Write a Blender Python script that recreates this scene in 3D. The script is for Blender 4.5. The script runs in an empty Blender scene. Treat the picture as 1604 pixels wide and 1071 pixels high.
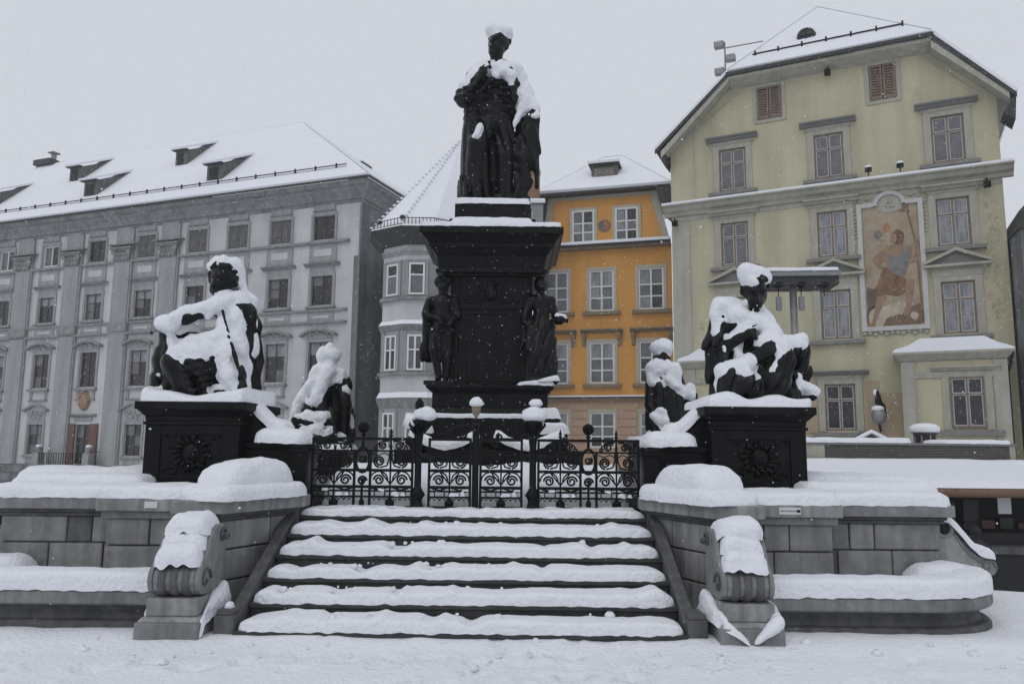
import bpy, math, random
import numpy as np
from mathutils import Vector, Matrix, noise

R = math.radians
random.seed(7)
SC = bpy.context.scene
COL = SC.collection

# ------------------------------------------------------------------ camera, sky, light
cam_d = bpy.data.cameras.new('camera')
cam_d.sensor_width = 36.0
cam_d.lens = 36.0 * 1220.0 / 1604.0
cam_d.clip_start = 0.05
cam_d.clip_end = 900.0
cam = bpy.data.objects.new('camera', cam_d)
COL.objects.link(cam)
cam.location = (0.40, 0.0, 1.50)
cam.rotation_mode = 'QUATERNION'
cam.rotation_quaternion = (Matrix.Rotation(R(0.14), 4, 'Z') @ Matrix.Rotation(R(97.68), 4, 'X')
                           @ Matrix.Rotation(R(0.55), 4, 'Z')).to_quaternion()
SC.camera = cam

world = bpy.data.worlds.new('World')
SC.world = world
world.use_nodes = True
wn, wl = world.node_tree.nodes, world.node_tree.links
wn.clear()
sky = wn.new('ShaderNodeTexSky')
sky.sky_type = 'NISHITA'
sky.sun_disc = False
sky.sun_elevation = R(38)
sky.sun_rotation = R(200)
sky.dust_density = 6.0
sky.air_density = 1.5
bw = wn.new('ShaderNodeRGBToBW')
wl.new(sky.outputs[0], bw.inputs[0])
flat = wn.new('ShaderNodeMix')                      # an even snow cloud over what is left of the clear-sky gradient
flat.data_type = 'RGBA'
flat.inputs[0].default_value = 0.955
wl.new(bw.outputs[0], flat.inputs[6])
flat.inputs[7].default_value = (6.05, 6.35, 6.95, 1)
bg = wn.new('ShaderNodeBackground')
bg.inputs[1].default_value = 0.105
wl.new(flat.outputs[2], bg.inputs[0])
wo = wn.new('ShaderNodeOutputWorld')
wl.new(bg.outputs[0], wo.inputs[0])

sun_d = bpy.data.lights.new('sun', 'SUN')
sun_d.energy = 0.5
sun_d.angle = R(40)
sun_d.color = (1.0, 0.98, 0.95)
sun = bpy.data.objects.new('sun', sun_d)
COL.objects.link(sun)
sun.rotation_euler = (R(38), 0, R(-28))

SC.view_settings.view_transform = 'Standard'
SC.view_settings.look = 'None'
SC.view_settings.exposure = 0.0
SC.view_settings.gamma = 1.0
SC.view_settings.use_curve_mapping = False
SC.cycles.diffuse_bounces = 3
SC.cycles.volume_bounces = 4
SC.cycles.max_bounces = 8
SC.cycles.use_denoising = True

# ------------------------------------------------------------------ materials
MATS = {}
def mat(name, col, rough=0.8, var=0.12, scale=3.0, bump=0.2, bscale=30.0, metal=0.0, streak=0.0, spec=0.5, dirt=None, bdist=0.02):
    m = bpy.data.materials.new(name)
    m.use_nodes = True
    n, l = m.node_tree.nodes, m.node_tree.links
    p = n['Principled BSDF']
    p.inputs['Roughness'].default_value = rough
    p.inputs['Metallic'].default_value = metal
    p.inputs['Specular IOR Level'].default_value = spec
    tc = n.new('ShaderNodeTexCoord')
    last = None
    base = (col[0], col[1], col[2], 1)
    if var > 0:
        nz = n.new('ShaderNodeTexNoise'); nz.inputs['Scale'].default_value = scale
        nz.inputs['Detail'].default_value = 6; nz.inputs['Roughness'].default_value = 0.65
        l.new(tc.outputs['Object'], nz.inputs['Vector'])
        mp = n.new('ShaderNodeMapRange')
        mp.inputs[1].default_value = 0.3; mp.inputs[2].default_value = 0.7
        mp.inputs[3].default_value = 1 - var; mp.inputs[4].default_value = 1 + var
        l.new(nz.outputs[0], mp.inputs[0])
        fac = mp.outputs[0]
        if streak > 0:
            mg = n.new('ShaderNodeMapping'); mg.inputs['Scale'].default_value = (scale * 2.2, scale * 2.2, scale * 0.18)
            l.new(tc.outputs['Object'], mg.inputs[0])
            n2 = n.new('ShaderNodeTexNoise'); n2.inputs['Scale'].default_value = 1.0; n2.inputs['Detail'].default_value = 5
            l.new(mg.outputs[0], n2.inputs['Vector'])
            m2 = n.new('ShaderNodeMapRange'); m2.inputs[1].default_value = 0.38; m2.inputs[2].default_value = 0.62
            m2.inputs[3].default_value = 1 - streak; m2.inputs[4].default_value = 1.0 + streak * 0.3
            l.new(n2.outputs[0], m2.inputs[0])
            mu = n.new('ShaderNodeMath'); mu.operation = 'MULTIPLY'
            l.new(fac, mu.inputs[0]); l.new(m2.outputs[0], mu.inputs[1]); fac = mu.outputs[0]
        vm = n.new('ShaderNodeVectorMath'); vm.operation = 'SCALE'
        vm.inputs[0].default_value = col[:3]
        l.new(fac, vm.inputs['Scale'])
        out = vm.outputs[0]
        if dirt:
            nd = n.new('ShaderNodeTexNoise'); nd.inputs['Scale'].default_value = dirt[1]; nd.inputs['Detail'].default_value = 8
            nd.inputs['Roughness'].default_value = 0.7
            l.new(tc.outputs['Object'], nd.inputs['Vector'])
            md = n.new('ShaderNodeMapRange'); md.inputs[1].default_value = dirt[2]; md.inputs[2].default_value = dirt[3]
            l.new(nd.outputs[0], md.inputs[0])
            mx = n.new('ShaderNodeMix'); mx.data_type = 'RGBA'
            l.new(md.outputs[0], mx.inputs[0]); l.new(out, mx.inputs[6]); mx.inputs[7].default_value = (*dirt[0], 1)
            out = mx.outputs[2]
        l.new(out, p.inputs['Base Color'])
    else:
        p.inputs['Base Color'].default_value = base
    if bump > 0:
        nb = n.new('ShaderNodeTexNoise'); nb.inputs['Scale'].default_value = bscale; nb.inputs['Detail'].default_value = 5
        l.new(tc.outputs['Object'], nb.inputs['Vector'])
        b = n.new('ShaderNodeBump'); b.inputs['Strength'].default_value = bump; b.inputs['Distance'].default_value = bdist
        l.new(nb.outputs[0], b.inputs['Height']); l.new(b.outputs[0], p.inputs['Normal'])
    MATS[name] = m
    return m

M = {}
M['snow'] = mat('snow', (0.79, 0.805, 0.84), 0.75, 0.02, 4, 0.8, 26, spec=0.25, bdist=0.03)
M['snow_far'] = mat('snow_roof', (0.775, 0.79, 0.825), 0.8, 0.02, 0.6, 0.25, 3, spec=0.2, bdist=0.06)
M['bronze'] = mat('bronze', (0.004, 0.004, 0.0043), 0.30, 0.4, 5, 0.6, 22, metal=0.0, spec=0.21, bdist=0.015)
M['iron'] = mat('wrought_iron', (0.006, 0.006, 0.0065), 0.5, 0.2, 20, 0.2, 80, spec=0.15, bdist=0.004)
M['darkstone'] = mat('dark_pedestal_stone', (0.0075, 0.0075, 0.008), 0.40, 0.5, 6, 0.35, 60, spec=0.13, streak=0.4, bdist=0.006)
M['stone'] = mat('weathered_stone', (0.215, 0.215, 0.217), 0.85, 0.25, 5, 0.45, 45, streak=0.22, dirt=((0.09, 0.09, 0.092), 2.2, 0.52, 0.78), bdist=0.01)
M['stone_light'] = mat('pale_stone', (0.28, 0.28, 0.278), 0.85, 0.25, 5, 0.4, 45, streak=0.3, dirt=((0.1, 0.1, 0.1), 2.5, 0.55, 0.75), bdist=0.01)
M['stone_dark'] = mat('wet_dark_stone', (0.10, 0.10, 0.102), 0.7, 0.3, 5, 0.4, 45, streak=0.25, dirt=((0.035, 0.035, 0.036), 3, 0.45, 0.7), bdist=0.01)
M['step'] = mat('wet_step_stone', (0.032, 0.032, 0.033), 0.55, 0.35, 4, 0.3, 40, streak=0.3, bdist=0.006)
M['lwall'] = mat('grey_plaster', (0.49, 0.493, 0.496), 0.9, 0.12, 0.6, 0.1, 12, streak=0.10)
M['ltrim'] = mat('grey_trim', (0.30, 0.303, 0.307), 0.9, 0.15, 1.2, 0.2, 12, streak=0.18)
M['lpil'] = mat('grey_pilaster', (0.30, 0.304, 0.308), 0.9, 0.1, 0.8, 0.15, 12, streak=0.15)
M['lcorn'] = mat('dark_cornice', (0.235, 0.236, 0.238), 0.9, 0.25, 1.5, 0.3, 9, streak=0.2)
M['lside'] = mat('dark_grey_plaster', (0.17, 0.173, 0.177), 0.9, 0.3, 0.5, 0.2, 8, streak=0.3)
M['owall'] = mat('orange_plaster', (0.60, 0.30, 0.08), 0.9, 0.07, 0.8, 0.1, 12, streak=0.06)
M['cream'] = mat('cream_trim', (0.42, 0.39, 0.31), 0.9, 0.08, 2, 0.1, 12)
M['osill'] = mat('brown_stone_trim', (0.21, 0.17, 0.12), 0.9, 0.15, 2, 0.1, 12)
M['salmon'] = mat('salmon_plaster', (0.42, 0.29, 0.20), 0.9, 0.08, 1, 0.1, 12)
M['ywall'] = mat('yellow_plaster', (0.455, 0.42, 0.29), 0.9, 0.08, 0.5, 0.12, 10, streak=0.14, dirt=((0.33, 0.30, 0.215), 0.5, 0.56, 0.78))
M['ytrim'] = mat('grey_cream_trim', (0.37, 0.36, 0.30), 0.9, 0.10, 1.5, 0.15, 10, streak=0.12)
M['ysill'] = mat('grey_ledge', (0.19, 0.185, 0.175), 0.9, 0.15, 2, 0.1, 10)
M['ybase'] = mat('tan_plaster', (0.38, 0.30, 0.20), 0.9, 0.1, 0.8, 0.1, 10, streak=0.1)
M['peel'] = mat('bare_render', (0.385, 0.345, 0.24), 0.95, 0.3, 3, 0.3, 10)
M['darkwood'] = mat('dark_brown_wood', (0.085, 0.062, 0.05), 0.6, 0.2, 6, 0.2, 30)
M['brownwood'] = mat('brown_wood', (0.165, 0.118, 0.088), 0.6, 0.2, 6, 0.2, 30)
M['redwood'] = mat('red_brown_wood', (0.12, 0.055, 0.04), 0.6, 0.2, 6, 0.2, 30)
M['greywood'] = mat('grey_shutter_wood', (0.11, 0.108, 0.105), 0.8, 0.3, 4, 0.2, 20, streak=0.3)
M['white'] = mat('white_paint', (0.63, 0.63, 0.63), 0.5, 0.05, 6, 0.05, 30)
M['ridge'] = mat('snowy_ridge', (0.66, 0.67, 0.69), 0.9, 0.2, 3, 0)
M['sash'] = mat('grey_white_sash', (0.48, 0.475, 0.46), 0.6, 0.06, 6, 0)
M['glass'] = mat('dark_glass', (0.022, 0.023, 0.025), 0.12, 0.5, 1.5, 0, spec=0.5)
M['glass2'] = mat('grey_glass', (0.125, 0.128, 0.135), 0.15, 0.3, 1.2, 0, spec=0.5)
M['curtain'] = mat('curtained_glass', (0.24, 0.245, 0.26), 0.25, 0.2, 4, 0, streak=0.35, spec=0.5)
M['roofdark'] = mat('dark_roof_edge', (0.035, 0.034, 0.034), 0.7, 0.25, 3, 0.2, 12)
M['zinc'] = mat('zinc', (0.22, 0.225, 0.23), 0.45, 0.15, 4, 0.05, 20, metal=0.4)
M['brick'] = mat('brick_red', (0.22, 0.12, 0.08), 0.9, 0.3, 6, 0.3, 20)
M['black'] = mat('dark_void', (0.012, 0.012, 0.012), 0.8, 0.3, 4, 0)
M['coat'] = mat('black_cloth', (0.014, 0.014, 0.016), 0.9, 0.2, 12, 0.2, 60)
M['skin'] = mat('skin', (0.38, 0.24, 0.18), 0.6, 0.05, 10, 0)
M['paper'] = mat('paper', (0.6, 0.6, 0.6), 0.7, 0.03, 8, 0)
M['louver'] = mat('grey_louvre_metal', (0.17, 0.165, 0.155), 0.5, 0.15, 5, 0.05, 20)
M['gold'] = mat('aged_gilding', (0.28, 0.19, 0.11), 0.55, 0.4, 6, 0.4, 20, metal=0.2)
M['rust'] = mat('rolled_copper_awning', (0.17, 0.10, 0.06), 0.7, 0.4, 5, 0.3, 25, dirt=((0.08, 0.045, 0.03), 5, 0.5, 0.7))
M['wet'] = mat('dark_asphalt', (0.04, 0.04, 0.042), 0.6, 0.3, 2, 0.2, 30)

# ------------------------------------------------------------------ building blocks
class MB:
    def __init__(s): s.v = []; s.f = []
    def box(s, x0, x1, y0, y1, z0, z1):
        b = len(s.v)
        s.v += [(x0,y0,z0),(x1,y0,z0),(x1,y1,z0),(x0,y1,z0),(x0,y0,z1),(x1,y0,z1),(x1,y1,z1),(x0,y1,z1)]
        s.f += [(b,b+3,b+2,b+1),(b+4,b+5,b+6,b+7),(b,b+1,b+5,b+4),(b+1,b+2,b+6,b+5),(b+2,b+3,b+7,b+6),(b+3,b,b+4,b+7)]
        return s
    def frus(s, c0, h0, z0, c1, h1, z1):            # frustum between two rectangles (centre, half sizes)
        b = len(s.v)
        for (c, h, z) in ((c0,h0,z0),(c1,h1,z1)):
            s.v += [(c[0]-h[0],c[1]-h[1],z),(c[0]+h[0],c[1]-h[1],z),(c[0]+h[0],c[1]+h[1],z),(c[0]-h[0],c[1]+h[1],z)]
        s.f += [(b,b+3,b+2,b+1),(b+4,b+5,b+6,b+7),(b,b+1,b+5,b+4),(b+1,b+2,b+6,b+5),(b+2,b+3,b+7,b+6),(b+3,b,b+4,b+7)]
        return s
    def poly(s, pts):
        b = len(s.v); s.v += [tuple(p) for p in pts]; s.f.append(tuple(range(b, b+len(pts)))); return s
    def prism(s, pts, d):                           # polygon pts (3-D) swept by vector d
        b = len(s.v); n = len(pts)
        s.v += [tuple(p) for p in pts] + [(p[0]+d[0],p[1]+d[1],p[2]+d[2]) for p in pts]
        s.f.append(tuple(range(b, b+n))[::-1]); s.f.append(tuple(range(b+n, b+2*n)))
        for i in range(n):
            j = (i+1) % n
            s.f.append((b+i, b+j, b+n+j, b+n+i))
        return s
    def profile_x(s, prof, x0, x1):                 # profile (y,z) swept along x
        return s.prism([(x0,y,z) for y,z in prof], (x1-x0,0,0))
    def tube(s, path, r, n=6, cap=True, sq=(1,1)):
        P = [Vector(p) for p in path]; b = len(s.v); m = len(P)
        rr = r if isinstance(r, (list,tuple)) else [r]*m
        for i,p in enumerate(P):
            t = (P[min(i+1,m-1)]-P[max(i-1,0)])
            t = t.normalized() if t.length > 1e-9 else Vector((0,0,1))
            a = Vector((0,1,0)) if abs(t.y) < 0.9 else Vector((1,0,0))
            u = t.cross(a).normalized(); w = t.cross(u)
            for k in range(n):
                an = 2*math.pi*(k+.5)/n
                q = p + u*(math.cos(an)*rr[i]*sq[0]) + w*(math.sin(an)*rr[i]*sq[1])
                s.v.append(tuple(q))
        for i in range(m-1):
            for k in range(n):
                k2 = (k+1) % n
                s.f.append((b+i*n+k, b+i*n+k2, b+(i+1)*n+k2, b+(i+1)*n+k))
        if cap:
            s.f.append(tuple(b+k for k in range(n))[::-1]); s.f.append(tuple(b+(m-1)*n+k for k in range(n)))
        return s
    def lathe(s, prof, c=(0,0,0), n=16, ax='z', sx=1.0):
        b = len(s.v)
        for r,z in prof:
            for k in range(n):
                a = 2*math.pi*k/n
                x,y = r*math.cos(a)*sx, r*math.sin(a)
                p = (x,y,z) if ax == 'z' else ((z,x,y) if ax == 'x' else (x,z,y))
                s.v.append((c[0]+p[0],c[1]+p[1],c[2]+p[2]))
        m = len(prof)
        for i in range(m-1):
            for k in range(n):
                k2 = (k+1)%n
                q = (b+i*n+k, b+i*n+k2, b+(i+1)*n+k2, b+(i+1)*n+k)
                s.f.append(q if ax != 'y' else q[::-1])
        return s
    def ell(s, c, r, n=10, m=7):
        pr = [(math.sin(math.pi*i/m) if 0<i<m else 1e-4, -math.cos(math.pi*i/m)) for i in range(m+1)]
        b = len(s.v)
        for q,z in pr:
            for k in range(n):
                a = 2*math.pi*k/n
                s.v.append((c[0]+r[0]*q*math.cos(a), c[1]+r[1]*q*math.sin(a), c[2]+r[2]*z))
        for i in range(m):
            for k in range(n):
                k2=(k+1)%n
                s.f.append((b+i*n+k, b+i*n+k2, b+(i+1)*n+k2, b+(i+1)*n+k))
        return s
    def mirror_x(s):
        s.v = [(-x,y,z) for x,y,z in s.v]; s.f = [tuple(reversed(f)) for f in s.f]; return s
    def mesh(s, name, m, smooth=False):
        me = bpy.data.meshes.new(name)
        me.from_pydata(s.v, [], s.f); me.update()
        if m is not None: me.materials.append(M[m] if isinstance(m, str) else m)
        if smooth: me.polygons.foreach_set('use_smooth', [True]*len(me.polygons))
        return me
    def build(s, name, m, parent=None, smooth=False, bevel=0.0, **kw):
        return link(name, s.mesh(name, m, smooth), parent, bevel, **kw)

def link(name, me, parent=None, bevel=0.0, loc=None, rz=0.0, kind=None, label=None):
    o = bpy.data.objects.new(name, me)
    COL.objects.link(o)
    if parent is not None: o.parent = parent
    if loc is not None: o.location = loc
    if rz: o.rotation_euler = (0,0,rz)
    if bevel > 0:
        b = o.modifiers.new('bevel', 'BEVEL'); b.width = bevel; b.segments = 2; b.limit_method = 'ANGLE'
    if kind: o['kind'] = kind
    if label: o['label'] = label
    return o
def thing(name, label, cat, loc=(0,0,0), rz=0.0, group=None):
    o = bpy.data.objects.new(name, None); COL.objects.link(o)
    o.empty_display_size = 0.2
    o.location = loc; o.rotation_euler = (0,0,rz)
    o['label'] = label; o['category'] = cat
    if group: o['group'] = group
    return o
def tag(o, label, cat, group=None):
    o['label'] = label; o['category'] = cat
    if group: o['group'] = group
    return o

def fbm(x, y, z=0.0, o=3):
    return noise.fractal(Vector((x,y,z)), 1.0, 2.0, o)

def arr_mesh(name, V, Fq, m, smooth=True):
    me = bpy.data.meshes.new(name)
    me.from_pydata(V.tolist() if hasattr(V,'tolist') else V, [], Fq.tolist() if hasattr(Fq,'tolist') else Fq)
    me.update(); me.materials.append(M[m])
    if smooth: me.polygons.foreach_set('use_smooth', [True]*len(me.polygons))
    return me

def snow_sweep(path, W, H, seed=0, lump=0.02, res=0.06, closed=False, pw=0.45, ph=0.55, endr=None, nphi=14, hfun=None, mat_='snow', name='snow_cover', parent=None, lean=0.0, fringe=0.012):
    """snow lying along a path: squarish rounded section, lumpy top, soft ends, ragged lower edge"""
    P = [Vector(p) for p in path]
    if closed: P.append(P[0].copy())
    seg = [(P[i+1]-P[i]).length for i in range(len(P)-1)]; Lt = sum(seg)
    n = max(4, int(Lt/res)); pts = []
    for k in range(n+1):
        d = Lt*k/n; i = 0
        while i < len(seg)-1 and d > seg[i]: d -= seg[i]; i += 1
        pts.append((P[i].lerp(P[i+1], min(1, d/max(seg[i],1e-9))), Lt*k/n))
    endr = endr if endr is not None else min((H(.5) if callable(H) else H)*1.1, Lt*0.3)
    V = []; F = []; N = nphi
    for k,(p,d) in enumerate(pts):
        a = pts[max(k-1,0)][0]; b = pts[min(k+1,n)][0]
        if closed and k in (0,n): a, b = pts[n-1][0], pts[1][0]
        t = b-a; t.z = 0; t.normalize(); sd = Vector((t.y,-t.x,0))
        e = 1.0; shift = 0
        if not closed:
            q = min(d, Lt-d)
            if q < endr: e = math.sqrt(max(0.0, 1-(1-q/endr)**2))*0.97+0.03
        w = (W(d/Lt) if callable(W) else W); h = (H(d/Lt) if callable(H) else H)
        if hfun: h *= hfun(d, Lt)
        we = w*(0.55+0.45*e)
        for j in range(N+1):
            ph_ = math.pi*j/N; c = math.cos(ph_); s_ = math.sin(ph_)
            lat = we/2*math.copysign(abs(c)**pw, c); hh = h*e*(s_**ph)
            q = p + sd*lat
            nz = noise.noise(Vector((q.x*1.7+seed*3.1, q.y*1.7, seed)))*1.0 + noise.noise(Vector((q.x*6+seed, q.y*6, hh*6+seed*2)))*0.55 + noise.noise(Vector((q.x*16, q.y*16, hh*16+seed)))*0.22
            if j in (0,N):
                dz = noise.noise(Vector((q.x*14+seed, q.y*14, 5.5)))*fringe - 0.006
                V.append((q.x, q.y, q.z+dz)); continue
            dn = nz*lump*min(1.0, 0.35+e)
            out = sd*(math.copysign(1,c)*abs(c)*dn*0.9)
            V.append((q.x+out.x+t.x*nz*lump*.3, q.y+out.y+t.y*nz*lump*.3, q.z+hh+lean*lat+dn*s_))
    for k in range(n):
        for j in range(N):
            F.append((k*(N+1)+j, (k+1)*(N+1)+j, (k+1)*(N+1)+j+1, k*(N+1)+j+1))
    if not closed:
        F.append(tuple(range(N+1))); F.append(tuple(n*(N+1)+j for j in range(N+1))[::-1])
    me = arr_mesh(name, V, F, mat_)
    return link(name, me, parent)

def snow_box(x0,x1,y0,y1,z,H,seed=0,parent=None,lump=0.02,res=0.06,name='snow_cover',mat_='snow',**kw):
    """snow bank filling a rectangle of a flat top"""
    if (x1-x0) >= (y1-y0): path=[(x0,(y0+y1)/2,z),(x1,(y0+y1)/2,z)]; W=y1-y0
    else: path=[((x0+x1)/2,y0,z),((x0+x1)/2,y1,z)]; W=x1-x0
    return snow_sweep(path,W,H,seed,lump,res,parent=parent,name=name,mat_=mat_,**kw)

# ------------------------------------------------------------------ sculpting: signed distances on a grid
class Fig:
    def __init__(s, lo, hi, h):
        s.lo=np.array(lo,float); s.h=h
        s.ax=[np.arange(lo[i],hi[i]+h,h) for i in range(3)]
        s.F=np.full([len(a) for a in s.ax],0.25,dtype=np.float32)
    def _apply(s, fn, lo, hi, k, sub=False):
        m=max(k,3*s.h)+0.06
        ix=[(max(0,int((lo[i]-m-s.lo[i])/s.h)),min(len(s.ax[i]),int((hi[i]+m-s.lo[i])/s.h)+2)) for i in range(3)]
        if any(b<=a for a,b in ix): return
        sl=tuple(slice(a,b) for a,b in ix)
        X=s.ax[0][sl[0]][:,None,None]; Y=s.ax[1][sl[1]][None,:,None]; Z=s.ax[2][sl[2]][None,None,:]
        d=fn(X,Y,Z).astype(np.float32); f=s.F[sl]
        if sub:
            d=-d; h=np.clip(.5+.5*(f-d)/k,0,1); s.F[sl]=d*(1-h)+f*h+k*h*(1-h)
        else:
            h=np.clip(.5+.5*(d-f)/k,0,1); s.F[sl]=d*(1-h)+f*h-k*h*(1-h)
    def cap(s,a,b,ra,rb=None,k=0.04,sub=False):
        rb=ra if rb is None else rb
        a=np.array(a,float); b=np.array(b,float); ba=b-a; bb=max(ba@ba,1e-9)
        def fn(X,Y,Z):
            px,py,pz=X-a[0],Y-a[1],Z-a[2]
            h=np.clip((px*ba[0]+py*ba[1]+pz*ba[2])/bb,0,1)
            return np.sqrt((px-h*ba[0])**2+(py-h*ba[1])**2+(pz-h*ba[2])**2)-(ra+(rb-ra)*h)
        r=max(ra,rb); s._apply(fn,np.minimum(a,b)-r,np.maximum(a,b)+r,k,sub); return s
    def chain(s,pts,rs,k=0.04):
        for i in range(len(pts)-1): s.cap(pts[i],pts[i+1],rs[i],rs[i+1],k)
        return s
    def ell(s,c,r,k=0.04,sub=False,rot=0.0):
        c=np.array(c,float); r=np.array(r,float); cr,sr=math.cos(rot),math.sin(rot)
        def fn(X,Y,Z):
            x,y,z=X-c[0],Y-c[1],Z-c[2]
            x,z=x*cr+z*sr,-x*sr+z*cr
            k0=np.sqrt((x/r[0])**2+(y/r[1])**2+(z/r[2])**2); k1=np.sqrt((x/r[0]**2)**2+(y/r[1]**2)**2+(z/r[2]**2)**2)
            return k0*(k0-1)/np.maximum(k1,1e-6)
        q=r if rot==0 else np.array([max(r)]*3); s._apply(fn,c-q,c+q,k,sub); return s
    def box(s,c,hs,rad=0.03,k=0.03):
        c=np.array(c,float); hs=np.array(hs,float)
        def fn(X,Y,Z):
            x,y,z=abs(X-c[0])-hs[0]+rad,abs(Y-c[1])-hs[1]+rad,abs(Z-c[2])-hs[2]+rad
            return np.sqrt(np.maximum(x,0)**2+np.maximum(y,0)**2+np.maximum(z,0)**2)+np.minimum(np.maximum(np.maximum(x,y),z),0)-rad
        s._apply(fn,c-hs,c+hs,k); return s
    def folds(s,amp,fx,fy,fz,z0,z1,seed=0.0):
        X=s.ax[0][:,None,None]; Y=s.ax[1][None,:,None]; Z=s.ax[2][None,None,:]
        w=np.clip((Z-z0)/.1,0,1)*np.clip((z1-Z)/.1,0,1)
        ph=fx*X+fy*Y+fz*Z+1.6*np.sin(2.3*X+3.1*Z+seed)+1.2*np.sin(4.1*Y-2.7*Z+seed*2)
        s.F+=(amp*w*(1.2-2.6*np.abs(np.sin(.5*ph))**1.5+.5*np.sin(1.9*ph+1.3))).astype(np.float32); return s
    def rough(s,amp,f=20.0):
        X=s.ax[0][:,None,None]; Y=s.ax[1][None,:,None]; Z=s.ax[2][None,None,:]
        s.F+=(amp*(np.sin(f*X+3*np.sin(.4*f*Z))*np.sin(f*1.1*Z+2*np.sin(.5*f*Y))+.6*np.sin(f*.9*Y+2*np.sin(.6*f*X)))).astype(np.float32); return s
    def mesh(s,name,m,F=None): return arr_mesh(name,*nets(s.F if F is None else F,s.lo,s.h),m)
    def snow(s,name,t,e,amp=0.03,wind=(0.0,-0.45),keep=None,mat_='snow',it=2,extra=()):
        """snow driven a little by the wind: lies wherever falling flakes reach the figure"""
        F=s.F; h=s.h; B=F<0; nz=F.shape[2]; k=max(2,int(round(t/h)))
        def sh(A,dx,dy):
            return np.roll(np.roll(A,dx,0),dy,1) if (dx or dy) else A
        blk=np.zeros(F.shape,bool); ax=ay=0.0
        for z in range(nz-2,-1,-1):                     # what is above, along the slanting path of the flakes
            ax-=wind[0]; ay-=wind[1]; dx=int(round(ax)); dy=int(round(ay)); ax-=dx; ay-=dy
            blk[:,:,z]=sh(blk[:,:,z+1]|B[:,:,z+1],dx,dy)
        N=np.zeros(F.shape,bool); E=~B&~blk; fx=fy=0.0
        X=s.ax[0][:,None,None]; Y=s.ax[1][None,:,None]; Z=s.ax[2][None,None,:]
        tk=1+.35*np.sin(5*X+2*np.sin(4*Z))*np.sin(6*Y+3*Z)
        for q in range(1,k+1):                          # layer piled up against the fall direction
            dx=int(round(q*wind[0])); dy=int(round(q*wind[1]))
            C=np.zeros(F.shape,np.float32)+1; C[:,:,q:]=sh(F,dx,dy)[:,:,:-q]
            N|=(C+e*(tk+.4*q/k)<0)
        N&=E
        if keep is not None: N&=keep(X,Y,Z)
        if extra:                                       # banks that have built up and slumped on the figure
            f2=Fig(s.lo,s.lo+np.array(F.shape)*h,h); f2.ax=s.ax; f2.F=np.full_like(F,.25)
            for (p,q_,ra,rb) in extra: f2.cap(p,q_,ra,rb,.03)
            f2.F+=(.016*(np.sin(15*X+2*np.sin(8*Z))*np.sin(14*Z+2*np.sin(9*Y))+.6*np.sin(27*X+9*Y)*np.sin(25*Z))).astype(np.float32)
            N|=(f2.F<0)&~B
        D=N.copy()
        for _ in range(2):
            for a_ in range(3): D=D|np.roll(D,1,a_)|np.roll(D,-1,a_)
        N|=D&B
        G=N.astype(np.float32)
        for _ in range(it):
            for a_ in range(3): G=(np.roll(G,1,a_)+2*G+np.roll(G,-1,a_))*.25
        G=.44-G+amp*(np.sin(13*X+2*np.sin(9*Z))*np.sin(11*Z+2*np.sin(8*Y))+.7*np.sin(17*Y+3*np.sin(10*X))+1.1*np.sin(47*X+4*np.sin(24*Z))*np.sin(43*Z+3*np.sin(27*Y))+.9*np.sin(83*X+5*np.sin(39*Y))*np.sin(79*Z+4*np.sin(31*X)))
        G[0]=G[-1]=.5; G[:,0]=G[:,-1]=.5; G[:,:,0]=G[:,:,-1]=.5
        return arr_mesh(name,*nets(G,s.lo,s.h),mat_)

def snow_lump(c, r, seed=0, parent=None, lump=.12, n=18, m=12, flat=.35):
    """rounded cap of snow sitting on a small top"""
    V=[]; F=[]
    for i in range(m+1):
        ph=math.pi*i/m
        for k in range(n):
            a=2*math.pi*k/n; x,y,z=math.sin(ph)*math.cos(a),math.sin(ph)*math.sin(a),-math.cos(ph)
            if z<0: z*=flat
            w=1+lump*(noise.noise(Vector((x*1.6+seed,y*1.6,z*1.6)))+.5*noise.noise(Vector((x*4+seed,y*4,z*4))))
            V.append((c[0]+r[0]*x*w,c[1]+r[1]*y*w,c[2]+r[2]*z*w))
    for i in range(m):
        for k in range(n):
            k2=(k+1)%n; F.append((i*n+k,i*n+k2,(i+1)*n+k2,(i+1)*n+k))
    return link('snow_cap',arr_mesh('snow_cap',V,F,'snow'),parent)

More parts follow.
